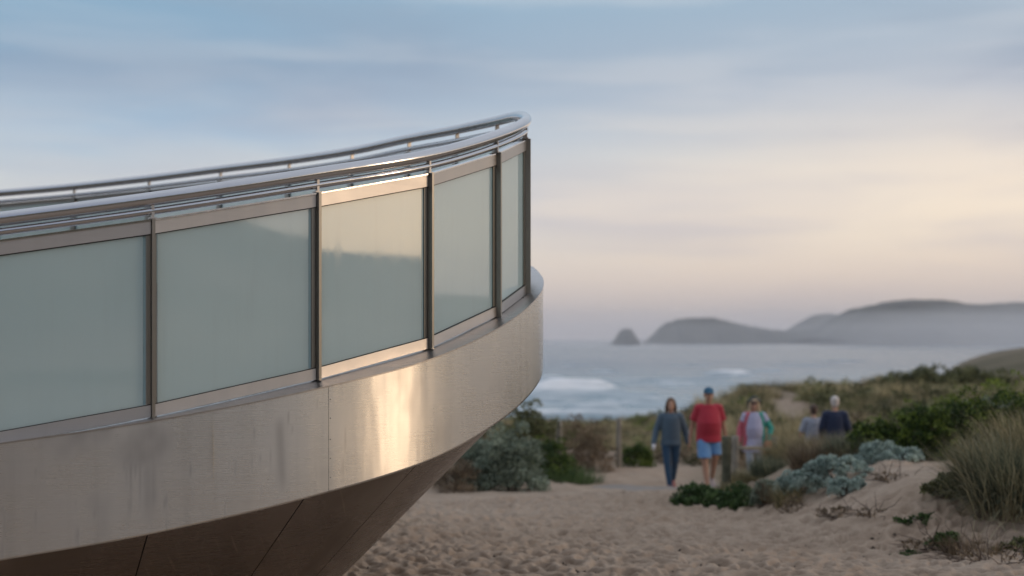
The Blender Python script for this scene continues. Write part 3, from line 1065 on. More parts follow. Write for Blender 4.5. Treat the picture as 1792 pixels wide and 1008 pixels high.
for k in range(NS - 1):
    r0, b0, t0, o0 = station(k)
    r1, b1, t1, o1 = station(k + 1)
    f0 = np.array([r0[0], r0[1], r0[2] - frame_drop[k]]); f1 = np.array([r1[0], r1[1], r1[2] - frame_drop[k + 1]])
    d = (b1 - b0); L = np.linalg.norm(d[:2])
    dn = np.array([d[0], d[1], 0]) / L
    on = np.array([dn[1], -dn[0], 0])
    g = 0.0105                                       # clear of the fin

    def bar(z0a, z0b, z1a, z1b, th0, th1, name, mat, e0=g, e1=g, parent=PLAT):
        """sloping strip: from station k to k+1, z0* at k, z1* at k+1, th0..th1 outward offsets"""
        ts = np.array([e0 / L, 1 - e1 / L])
        vs = []
        for tt_, in zip(ts):
            p = b0 * (1 - tt_) + b1 * tt_
            za = z0a * (1 - tt_) + z1a * tt_
            zb = z0b * (1 - tt_) + z1b * tt_
            for th in (th0, th1):
                for z in (za, zb):
                    q = p + on * th
                    q = np.array([q[0], q[1], z])
                    vs.append(q - OFF)
        mb = MB()
        mb.add(vs, [(0, 1, 5, 4), (2, 6, 7, 3), (0, 4, 6, 2), (1, 3, 7, 5), (0, 2, 3, 1), (4, 5, 7, 6)])
        return mb.build(name, mat, parent)

    bh = 0.072
    tb_ = 0.078 if k < 9 else 0.032
    # bottom and top bars, flange on top, gaskets, pane
    bar(b0[2] + .006, b0[2] + bh, b1[2] + .006, b1[2] + bh, -0.004, 0.012, 'bottom_bar', M['bar'])
    bar(f0[2] - tb_, f0[2] - .006, f1[2] - tb_, f1[2] - .006, -0.004, 0.012, 'top_bar', M['bar'])
    bar(f0[2] - .0055, f0[2] + .0035, f1[2] - .0055, f1[2] + .0035, -0.03, 0.020, 'top_flange', M['tube'])
    p = bar(b0[2] + bh + .004, f0[2] - tb_ - .004, b1[2] + bh + .004, f1[2] - tb_ - .004, -0.016, -0.006, 'glass_panel', M['glass'], 0.03, 0.052)
    bar(b0[2] + bh - .002, b0[2] + bh + .0035, b1[2] + bh - .002, b1[2] + bh + .0035, -0.014, 0.003, 'gasket', M['dark'], g, g, p)
    bar(f0[2] - tb_ - .0055, f0[2] - tb_ - .0005, f1[2] - tb_ - .0055, f1[2] - tb_ - .0005, -0.014, 0.005, 'gasket', M['dark'], g, g, p)
    # side channel left of the next post: pale glass edge then a dark web
    ts = L
    bar(b0[2] + bh + .006, f0[2] - .084, b1[2] + bh + .006, f1[2] - .084, -0.015, -0.007, 'side_channel', M['glass_edge'], L - .051, 0.036, p)
    bar(b0[2] + bh + .006, f0[2] - .084, b1[2] + bh + .006, f1[2] - .084, -0.0155, 0.001, 'side_channel', M['post'], L - .0345, 0.0105, p)

# ------------------------------------------------------------------ air
def volume_box(name, lo, hi, dens, colr, aniso=0.3):
    m_ = bpy.data.materials.new(name)
    m_.use_nodes = True
    m_.node_tree.nodes.clear()
    N = NT(m_.node_tree)
    o_ = N.n('ShaderNodeOutputMaterial')
    v = N.n('ShaderNodeVolumePrincipled')
    v.inputs['Color'].default_value = (*colr, 1)
    v.inputs['Density'].default_value = dens
    v.inputs['Anisotropy'].default_value = aniso
    N.l(v.outputs[0], o_.inputs['Volume'])
    lo, hi = np.array(lo, float), np.array(hi, float)
    mb = MB()
    c = (lo + hi) / 2; h = (hi - lo) / 2
    mb.box(c, (h[0], 0, 0), (0, h[1], 0), (0, 0, h[2]))
    o = mb.build(name, m_)
    return tag(o, kind='stuff')


volume_box('haze', (-14500, -14500, -4.5), (14500, 14500, 260), 1.15e-4, (0.97, 0.95, 0.96))
volume_box('sea_mist', (-900, 950, 1.5), (3200, 2250, 30), 2.6e-4, (0.99, 0.98, 0.99))
volume_box('sea_mist', (430, 700, 1.6), (3100, 2200, 46), 7.0e-4, (0.99, 0.98, 0.99))

# ------------------------------------------------------------------ plants
def leaf_quads(pos, nrm, size, rg, aspect=0.45, droop=0.3, jitter=0.9):
    """one four-sided leaf per position"""
    n = len(pos)
    d = nrm + rg.normal(0, jitter, (n, 3))
    d[:, 2] += droop * 0.5
    d /= np.linalg.norm(d, axis=1)[:, None] + 1e-9
    s_ = np.cross(d, rg.normal(0, 1, (n, 3)))
    s_ /= np.linalg.norm(s_, axis=1)[:, None] + 1e-9
    L = (size * rg.uniform(0.6, 1.35, n))[:, None]
    w = L * aspect * 0.5
    v = np.stack([pos, pos + d * L * .5 + s_ * w, pos + d * L, pos + d * L * .5 - s_ * w], 1)
    return v.reshape(-1, 3), np.arange(n * 4).reshape(-1, 4)


def cloud_bush(rg, R_, n_lobes, n_leaf, size, lobe=0.35, aspect=0.45, jitter=0.7, flat=1.0, shell=0.6):
    """leaf positions on many small lobes spread over a dome of half-axes R_"""
    R_ = np.array(R_, float)
    th = rg.uniform(0, 2 * math.pi, n_lobes)
    cz = rg.uniform(0.0, 1.0, n_lobes) ** flat
    rr = np.sqrt(np.clip(1 - cz ** 2, 0, 1))
    k = rg.uniform(shell, 1.0, n_lobes)
    # uneven outline
    k *= 0.82 + 0.36 * vn(th * 1.3 + 10 * rg.random(), cz * 3 + 5)
    c = np.stack([np.cos(th) * rr * k, np.sin(th) * rr * k, cz * k], 1) * R_
    lr = lobe * min(R_) * rg.uniform(0.5, 1.2, n_lobes)
    li = rg.integers(0, n_lobes, n_leaf)
    u = rg.normal(0, 1, (n_leaf, 3))
    u /= np.linalg.norm(u, axis=1)[:, None]
    u[:, 2] = np.where(u[:, 2] < -0.3, -u[:, 2], u[:, 2])
    p = c[li] + u * lr[li][:, None] * rg.uniform(0.55, 1.05, n_leaf)[:, None]
    p[:, 2] = np.maximum(p[:, 2], 0.01)
    return leaf_quads(p, u, size, rg, aspect, jitter=jitter)


def blades(rg, n, radius, hgt, width, lean=0.5, bend=0.6, segs=4):
    a = rg.uniform(0, 2 * math.pi, n)
    r_ = radius * np.sqrt(rg.random(n))
    root = np.stack([np.cos(a) * r_, np.sin(a) * r_, np.full(n, -0.03)], 1)
    az = a + rg.normal(0, 0.8, n)
    L = hgt * rg.uniform(0.55, 1.15, n)
    tilt = np.abs(rg.normal(0, lean, n)) * (0.35 + r_ / max(radius, 1e-6))
    out = np.stack([np.cos(az), np.sin(az), 0 * az], 1)
    sidev = np.stack([-np.sin(az + rg.normal(0, .7, n)), np.cos(az), 0 * az], 1)
    sidev /= np.linalg.norm(sidev, axis=1)[:, None]
    p = root.copy()
    rows = []
    for k in range(segs + 1):
        t = k / segs
        w = width * (1 - t) ** 0.7 * 0.5 + 0.0004
        rows.append(np.stack([p - sidev * w, p + sidev * w], 1))
        ang = tilt + bend * (t + 0.15) ** 1.5 * rg.uniform(0.5, 1.4, n)
        stepv = out * np.sin(ang)[:, None] + Z3 * np.cos(ang)[:, None]
        p = p + stepv * (L / segs)[:, None]
    v = np.stack(rows, 1).reshape(n, -1, 3)              # n, (segs+1)*2, 3
    base = (np.arange(n) * (segs + 1) * 2)[:, None, None]
    f = np.array([[2 * k, 2 * k + 1, 2 * k + 3, 2 * k + 2] for k in range(segs)])[None]
    return v.reshape(-1, 3), (base + f).reshape(-1, 4)


def stems_mesh(rg, R_, n, thick=0.012):
    mb = MB()
    for _ in range(n):
        a = rg.uniform(0, 2 * math.pi); c = rg.uniform(0.25, 0.95); r_ = math.sqrt(1 - c * c) * 0.8
        e = np.array([math.cos(a) * r_ * R_[0], math.sin(a) * r_ * R_[1], c * 0.8 * R_[2]])
        m_ = e * 0.45 + rg.normal(0, 0.06, 3) * min(R_)
        s0 = np.array([e[0] * .12, e[1] * .12, -0.08])
        mb.tube([s0, s0 * .5 + m_ * .5 + rg.normal(0, .01, 3), m_, e], [thick, thick * .8, thick * .6, thick * .3], 5)
    return mb


def plant_root(name, label, cat, px, py_base, d, group=None, dz=-0.02):
    """an empty where the photo shows the foot of the plant"""
    x = (px - 896) / F * d
    t = empty(name, (x, d, ground_z(x, d) + dz))
    return tag(t, label, cat, group)


def bush_thing(name, label, px, d, R_, mats, n_lobes, n_leaf, size, seed, cat='bush', group=None, aspect=0.5, lobe=0.3, stems=14, jitter=0.7, flat=1.0, dz=-0.02, shell=0.6):
    rg = np.random.default_rng(seed)
    t = plant_root(name, label, cat, px, 0, d, group, dz)
    v, q = cloud_bush(rg, R_, n_lobes, n_leaf, size, lobe, aspect, jitter, flat, shell)
    mesh_np('foliage', v, q, mats, t)
    if stems:
        stems_mesh(rg, R_, stems).build('stem', M['twig'], t)
    return t


def grass_thing(name, label, px, d, n, radius, hgt, mat, seed, width=0.006, lean=0.45, bend=0.7, cat='grass tuft', group=None):
    rg = np.random.default_rng(seed)
    x = (px - 896) / F * d
    v, q = blades(rg, n, radius, hgt, width, lean, bend)
    # let each blade start on the real ground
    o = mesh_np(name, v, q, mat)
    o.location = (x, d, ground_z(x, d) - 0.01)
    return tag(o, label, cat, group)


# left of the path
bush_thing('saltbush', 'big rounded grey green saltbush beside the sandy path near the platform', 893, 23.6, (0.62, 0.6, 1.02), M['salt'], 190, 15000, 0.045, 21, lobe=0.24, aspect=0.6)
bush_thing('saltbush', 'low grey green lobe of saltbush spreading behind the big rounded one', 850, 24.8, (0.6, 0.5, 0.92), M['salt'], 110, 8000, 0.045, 22, lobe=0.26, aspect=0.6)
bush_thing('brown_shrub', 'dull brown shrub at the foot of the steel platform hull', 806, 23.4, (0.42, 0.4, 0.52), M['brown'], 70, 5000, 0.04, 23, aspect=0.35)
bush_thing('green_shrub', 'tall green shrub with yellowish tips rising behind the rounded saltbush', 926, 27.6, (0.75, 0.5, 1.38), M['olive'], 120, 9500, 0.06, 24, aspect=0.45)
bush_thing('green_shrub', 'dark green low shrub between the saltbush and the first wooden post', 962, 26.6, (0.55, 0.45, 0.72), M['green'], 80, 6000, 0.05, 25, aspect=0.5)
bush_thing('brown_shrub', 'reddish brown twiggy shrub between the two weathered posts', 1032, 29.8, (0.62, 0.5, 0.86), M['brown'], 110, 8500, 0.045, 26, aspect=0.3)
bush_thing('brown_shrub', 'pale brown twiggy shrub just beyond the first wooden post', 1003, 31.5, (0.8, 0.5, 1.0), M['brown'], 90, 6000, 0.05, 27, aspect=0.3)
bush_thing('green_shrub', 'small bright green shrub right of the second weathered post', 1112, 31.2, (0.42, 0.4, 0.5), M['green'], 70, 4500, 0.05, 28)
grass_thing('grass_tuft', 'short green grass tuft on the bank in front of the first wooden post', 985, 26.0, 900, 0.55, 0.42, M['mat_green'], 31)
grass_thing('grass_tuft', 'thin green grass tuft low on the bank between the posts', 1015, 26.6, 500, 0.45, 0.28, M['mat_green'], 32)
grass_thing('grass_tuft', 'small dark grass tuft beside the foot of the steel hull', 705, 16.6, 260, 0.22, 0.10, M['mat_green'], 33)

# right of the path: fence side
grass_thing('grass_tuft', 'olive grass clump around the foot of the thick wooden post', 1312, 22.0, 2600, 0.40, 0.34, M['straw'], 34, width=0.007)
grass_thing('grass_tuft', 'tall olive grass clump between the thick post and the silver bush', 1364, 21.2, 3000, 0.42, 0.30, M['reed'], 35, width=0.007)
grass_thing('grass_tuft', 'feathery brown grass clump in front of the blonde walker', 1400, 21.8, 3000, 0.5, 0.60, M['straw'], 36, width=0.007)
grass_thing('grass_tuft', 'brown seeding grass clump in front of the couple walking away', 1455, 22.2, 3200, 0.6, 0.70, M['brown'], 37, width=0.007)
grass_thing('grass_tuft', 'thin upright grass below the silver bush beside its left end', 1380, 17.9, 600, 0.16, 0.36, M['straw'], 38)
bush_thing('creeper', 'dark green creeping plant at the sandy foot of the thick post', 1232, 19.6, (0.46, 0.45, 0.26), M['mat_green'], 80, 6000, 0.05, 39, cat='ground plant', stems=6, flat=1.4)
bush_thing('creeper', 'green creeping plant running from the post towards the silver bush', 1300, 19.2, (0.42, 0.4, 0.24), M['mat_green'], 70, 5000, 0.05, 40, cat='ground plant', stems=6, flat=1.4)
bush_thing('creeper', 'low grey green leafy plant under the left end of the silver bush', 1349, 18.7, (0.30, 0.3, 0.26), M['salt'], 50, 3500, 0.045, 41, cat='ground plant', stems=6, flat=1.4)

# silver cushion bush: many rounded heads
def silver(label, px, d, R_, n_heads, seed, dz=0.0):
    rg = np.random.default_rng(seed)
    t = plant_root('silver_bush', label, 'silver bush', px, 0, d, dz=dz)
    vs, qs, n0 = [], [], 0
    for _ in range(int(n_heads * 0.62)):
        a = rg.uniform(0, 2 * math.pi); c = rg.uniform(0.05, 1.0); r_ = math.sqrt(1 - c * c) * rg.uniform(.75, 1.05)
        cc = np.array([math.cos(a) * r_ * R_[0], math.sin(a) * r_ * R_[1], c * R_[2] * rg.uniform(.8, 1.1)])
        hr = rg.uniform(0.04, 0.09)
        m_ = 120
        u = rg.normal(0, 1, (m_, 3)); u /= np.linalg.norm(u, axis=1)[:, None]
        u[:, 2] = np.abs(u[:, 2]) * 1.2 - .35
        v, q = leaf_quads(cc + u * hr * 0.6, u, 0.042, rg, 0.42, jitter=0.25)
        vs.append(v); qs.append(q + n0); n0 += len(v)
    mesh_np('foliage', np.concatenate(vs), np.concatenate(qs), M['silver'], t)
    stems_mesh(rg, R_, 18, 0.01).build('stem', M['twig'], t)
    return t


silver('silvery blue cushion bush crowning the sand mound, the broadest of its patch', 1468, 17.6, (0.46, 0.36, 0.34), 135, 51)
silver('silvery blue cushion bush trailing down the left of the sand mound', 1404, 18.2, (0.33, 0.30, 0.27), 85, 52)
silver('silvery blue cushion bush lowest on the slope above bare sand', 1482, 16.7, (0.26, 0.2, 0.17), 50, 53)
silver('silvery blue cushion bush in front of the dark green hedge', 1543, 18.2, (0.34, 0.28, 0.24), 85, 54)
silver('small silvery sprig alone at the hedge foot, rightmost of the silver plants', 1590, 17.9, (0.16, 0.16, 0.14), 20, 55)

# dark green hedge-like bushes on the right
for i, (px, d, rx, h_, lab) in enumerate((
        (1535, 19.3, 0.44, 0.50, 'dark green leafy bush at the low left end of the hedge'),
        (1610, 19.2, 0.52, 0.68, 'dark green leafy bush with yellow tips coloured as if lit in the middle of the hedge'),
        (1682, 19.0, 0.52, 0.80, 'dense dark green bush behind the tall grass tussock'),
        (1765, 18.8, 0.64, 0.98, 'tallest dark green bush of the hedge at the right edge'))):
    tb = bush_thing('green_bush', lab, px, d, (rx, 0.5, h_), M['green'], 150, 11000, 0.042, 60 + i, aspect=0.5, lobe=0.2, jitter=0.6)
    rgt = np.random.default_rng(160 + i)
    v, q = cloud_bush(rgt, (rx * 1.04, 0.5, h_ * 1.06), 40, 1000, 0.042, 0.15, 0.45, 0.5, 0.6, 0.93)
    mesh_np('lit_tips', v, q, M['tips'], tb)  # pale lobes over the crown paint the light caught by the tips

# the big tussock near the right edge
grass_thing('tussock', 'large grey green tussock of long arching blades at the right edge', 1792, 14.2, 5200, 0.42, 0.72, M['reed'], 71, width=0.0085, lean=0.62, bend=0.8, cat='tussock')
grass_thing('tussock', 'straw coloured tussock on the left flank of the large grey green one', 1728, 14.6, 1900, 0.24, 0.66, M['straw'], 72, width=0.008, lean=0.6, bend=0.7, cat='tussock')
grass_thing('tussock', 'reedy tussock leaning out of the picture behind the large one', 1812, 15.0, 2800, 0.38, 0.85, M['straw'], 73, width=0.0085, lean=0.6, bend=0.8, cat='tussock')
grass_thing('dry_stalks', 'long pale arching stalks fanning out of the big grey green tussock', 1770, 14.0, 380, 0.40, 0.96, M['pale_stalk'], 76, width=0.009, lean=0.6, bend=0.7, cat='grass tuft')
bush_thing('creeper', 'small trailing green plant on the sand left of the large tussock', 1655, 13.6, (0.17, 0.15, 0.14), M['mat_green'], 24, 900, 0.045, 74, cat='ground plant', stems=5, flat=1.6)
bush_thing('creeper', 'thin trailing sprig lying on the sand below the sandy hollow', 1590, 13.4, (0.22, 0.10, 0.06), M['mat_green'], 14, 320, 0.04, 75, cat='ground plant', stems=4, flat=1.6)


def twigs(label, px, d, n, rad, hgt, seed, mat='twig', leaves=0):
    rg = np.random.default_rng(seed)
    x = (px - 896) / F * d
    mb = MB()
    for _ in range(n):
        a = rg.uniform(0, 2 * math.pi)
        p = np.array([math.cos(a) * rad * rg.random() * .6, math.sin(a) * rad * rg.random() * .6, -0.01])
        pts = [p]
        dirn = np.array([math.cos(a), math.sin(a), rg.uniform(0.1, 1.2) * hgt / rad])
        for k in range(5):
            dirn = dirn + rg.normal(0, 0.45, 3) * [1, 1, .5]
            dirn /= np.linalg.norm(dirn)
            q = pts[-1] + dirn * rad * 0.26
            q[2] = max(q[2], 0.005)
            pts.append(q)
        mb.tube(pts, np.linspace(0.007, 0.002, 6), 4)
    t = empty('dry_twigs', (x, d, ground_z(x, d)))
    tag(t, label, 'dead twigs')
    mb.build('twig', M[mat], t)
    if leaves:
        v, q = cloud_bush(rg, (rad, rad, hgt), 30, leaves, 0.03, 0.25, 0.5)
        mesh_np('dead_leaves', v, q, M['brown'], t)
    return t


twigs('dry brown twig mat half buried on the upper sand slope beside the silver bush', 1562, 16.4, 26, 0.26, 0.10, 81, leaves=300)
twigs('dead brown plant remains lying mid slope under the silver bush', 1465, 15.6, 26, 0.24, 0.09, 82, leaves=500)
twigs('dark dead twigs scattered over the sand in the bottom right corner', 1745, 12.4, 40, 0.42, 0.20, 83, leaves=250)
twigs('single dry forked stick lying on the sand left of the corner twigs', 1690, 12.2, 4, 0.16, 0.03, 84)
twigs('dry brown stems standing at the lower left toe of the sand slope', 1385, 17.2, 20, 0.18, 0.24, 85, leaves=350)


# ------------------------------------------------------------------ scrub on the dunes beyond: a mass nobody could count
def scatter(name, mat, kind, count, seed, hs, label, ylo=28, yhi=82, dens_seed=0.0):
    rg = np.random.default_rng(seed)
    vs, qs, n0, made = [], [], 0, 0
    tones = []
    protos = []
    for _ in range(9):
        if kind == 'grass':
            protos.append(blades(rg, 150, 0.30, 0.55, 0.013, 0.5, 0.7, 3))
        else:
            protos.append(cloud_bush(rg, (0.5, 0.5, 0.45), 26, 420, 0.085, 0.36, 0.5))
    tries = 0
    while made < count and tries < count * 30:
        tries += 1
        Y = ylo * (yhi / ylo) ** rg.random()
        pxx = rg.uniform(560, 2000)
        X = (pxx - 896) / F * Y
        if sandy(np.array([X]), np.array([Y]))[0] > 0.45:
            continue
        if fbm(np.array([X / 3 + dens_seed]), np.array([Y / 3 + dens_seed]), 2)[0] < 0.02:
            continue
        if 1150 < pxx < 1400 and Y < 30 and X > 2.2:
            continue
        z = ground_z(X, Y)
        if z < 5.2:
            continue
        s_ = rg.uniform(*hs) * (0.62 if pxx < 1230 else 1.0)
        if abs(X - 5.9) < 1.6 and Y < 30:
            continue
        a = rg.uniform(0, 6.28)
        v, q = protos[rg.integers(0, 9)]
        c, sn = math.cos(a) * s_, math.sin(a) * s_
        w = np.stack([v[:, 0] * c - v[:, 1] * sn, v[:, 0] * sn + v[:, 1] * c, v[:, 2] * s_ * rg.uniform(.7, 1.2)], 1) + [X, Y, z - 0.04]
        vs.append(w); qs.append(q + n0); n0 += len(w); made += 1
        tones.append(np.full(len(w), rg.uniform(-.38, .42)))
    o = mesh_np(name, np.concatenate(vs), np.concatenate(qs), mat, attrs={'tone': np.concatenate(tones)})
    tag(o, kind='stuff')


scatter('dune_scrub', M['olive'], 'bush', 380, 101, (0.5, 1.5), '', dens_seed=0.0)
scatter('dark_dune_scrub', M['green'], 'bush', 60, 102, (0.5, 1.5), '', dens_seed=31.0, ylo=34)
scatter('brown_dune_scrub', M['brown'], 'bush', 380, 103, (0.4, 1.1), '', dens_seed=57.0)
scatter('dune_grass', M['straw'], 'grass', 2100, 104, (0.7, 1.5), '', dens_seed=12.0)
bush_thing('green_shrub', 'broad dark green shrub capping the dune crest on the right', 1660, 62, (3.6, 1.5, 1.0), M['olive'], 160, 9000, 0.16, 111, lobe=0.3)
bush_thing('grey_shrub', 'wide grey green shrub on the slope above the hedge', 1738, 40, (1.25, .8, 0.85), M['salt'], 120, 8000, 0.08, 112)
bush_thing('brown_shrub', 'bare reddish brown shrub on the slope left of the grey green one', 1640, 36, (1.5, .8, 0.55), M['brown'], 110, 8000, 0.06, 113, aspect=0.25)


# ------------------------------------------------------------------ weathered posts and the rail fence
def post_mesh(mb, x, y, z0, h, r_, rg, lean=(0, 0)):
    pts, rr = [], []
    for k in range(9):
        t = k / 8
        pts.append([x + lean[0] * t, y + lean[1] * t, z0 + h * t]); rr.append(r_ * (1.04 - 0.06 * t) * rg.uniform(.97, 1.03))
    pts.append([x + lean[0], y + lean[1], z0 + h + .012]); rr.append(r_ * .78)
    mb.tube(pts, rr, 12)


def wood_post(label, px, d, py_top, r_, seed, lean=(0, 0)):
    r_ *= 0.93
    x = (px - 896) / F * d
    z0 = ground_z(x, d)
    top = CZ + (HY - py_top) / F * d
    mb = MB()
    post_mesh(mb, 0, 0, -0.15, top - z0 + .15, r_, np.random.default_rng(seed), lean)
    o = mb.build('wooden_post', M['wood_mould'] if px > 1200 else M['wood'], smooth=True)
    o.location = (x, d, z0)
    return tag(o, label, 'post', 'weathered wooden posts along the path')


wood_post('weathered grey post in the shrubs nearest the steel platform', 978, 28.2, 739, 0.062, 1, (.01, 0))
wood_post('weathered grey post in the shrubs left of the striding woman', 1083, 30.5, 732, 0.062, 2)
wood_post('thick grey post with green mould in front of the man in shorts', 1271, 21.4, 765, 0.074, 3, (.005, 0))
fx0, fy0 = (1287 - 896) / F * 23.4, 23.4
fx1, fy1 = (1357 - 896) / F * 24.6, 24.6
g0, g1 = ground_z(fx0, fy0), ground_z(fx1, fy1)
fen = empty('wooden_fence', (fx0, fy0, g0))
tag(fen, 'low weathered fence of two posts and one rail before the blonde woman', 'fence')
t0 = CZ + (HY - 764) / F * fy0; t1 = CZ + (HY - 766) / F * fy1
mb = MB(); post_mesh(mb, 0, 0, -.15, t0 - g0 + .15, 0.06, np.random.default_rng(4)); mb.build('fence_post', M['wood'], fen, True)
mb = MB(); post_mesh(mb, fx1 - fx0, fy1 - fy0, g1 - g0 - .15, t1 - g1 + .15, 0.06, np.random.default_rng(5)); mb.build('fence_post', M['wood'], fen, True)
mb = MB(); mb.tube([(0, -.05, t0 - g0 - .19), ((fx1 - fx0) / 2, (fy1 - fy0) / 2 - .06, t0 - g0 - .23), (fx1 - fx0, fy1 - fy0 - .05, t1 - g0 - .22)], 0.036, 10)
mb.build('rail', M['wood'], fen, True)

# more growth behind the mound and around the couple
for i, (px, d, n, rad, h_, mt, lab) in enumerate((
        (1392, 27.6, 2600, 0.6, 0.62, 'straw', 'pale straw grass clump just right of the blonde woman'),
        (1425, 24.6, 2200, 0.5, 0.62, 'straw', 'straw grass clump hiding the legs of the couple walking away'),
        (1478, 24.0, 2200, 0.5, 0.66, 'brown', 'brown grass clump below the man in the navy shirt'),
        (1502, 19.3, 2600, 0.42, 0.46, 'reed', 'grey green grass clump at the left end of the dark hedge'),
        (1340, 22.6, 1500, 0.35, 0.26, 'reed', 'low grey grass clump under the fence rail'),
        (1316, 22.6, 1500, 0.32, 0.26, 'straw', 'low straw grass clump between thick post and fence'),
        (1545, 25.5, 2600, 0.7, 0.75, 'brown', 'seeding brown grass clump behind the hedge right of the couple'),
        (1600, 26.5, 2600, 0.8, 0.85, 'brown', 'tall seeding brown grass rising above the middle of the hedge'),
        (1286, 20.9, 1500, 0.25, 0.22, 'straw', 'short grass fringe right at the base of the thick wooden post'))):
    grass_thing('grass_tuft', lab, px, d, n, rad, h_, M[mt], 120 + i, width=0.008)
grass_thing('grass_tuft', 'brown grass clump directly behind the broad silver bush', 1450, 19.4, 2600, 0.5, 0.45, M['brown'], 132)
bush_thing('brown_shrub', 'dark brown shrub beside the couple walking away', 1500, 23.0, (0.42, 0.4, 0.55), M['brown'], 70, 5000, 0.04, 131, aspect=0.3)


def debris():
    rg = np.random.default_rng(5)
    n = 2600
    Y = rg.uniform(11.2, 14.5, n)
    px = rg.uniform(560, 1792, n) - 450 * rg.random(n) * (rg.random(n) < .7)
    X = (px - 896) / F * Y
    z = CZ + Hrel(X, Y) + 0.006
    s_ = rg.uniform(0.005, 0.021, n) * (0.5 + rg.random(n))
    a = rg.uniform(0, 6.28, n)
    tet = np.array([(1, 0, 0), (-.5, .8, 0), (-.6, -.7, 0), (.1, 0, .9)])
    v = tet[None] * s_[:, None, None] * rg.uniform(.6, 1.6, (n, 1, 3))
    c, sn = np.cos(a)[:, None], np.sin(a)[:, None]
    w = np.stack([v[..., 0] * c - v[..., 1] * sn, v[..., 0] * sn + v[..., 1] * c, v[..., 2]], -1) + np.stack([X, Y, z], -1)[:, None]
    f = np.array([(0, 1, 3), (1, 2, 3), (2, 0, 3)])[None] + (np.arange(n) * 4)[:, None, None]
    o = mesh_np('beach_litter', w.reshape(-1, 3), f.reshape(-1, 3), mat_simple('dark_litter', (0.085, 0.066, 0.05), 0.9, 0.4))
    tag(o, kind='stuff')


debris()

# ------------------------------------------------------------------ people
def cloth(name, c, var=0.12, scale=20):
    return mat_simple(name, c, 0.85, var, scale, bump=0.15, sheen=0.2)


SKIN = mat_simple('skin', (0.50, 0.29, 0.20), 0.5, 0.06, 9)
SKIN2 = mat_simple('tanned_skin', (0.42, 0.23, 0.15), 0.5, 0.06, 9)
EYE = mat_simple('dark_eye', (0.03, 0.02, 0.015), 0.25, 0.05)
LIP = mat_simple('lip', (0.36, 0.13, 0.11), 0.5, 0.05)


def lerp(a, b, t):
    return np.asarray(a, float) * (1 - t) + np.asarray(b, float) * t


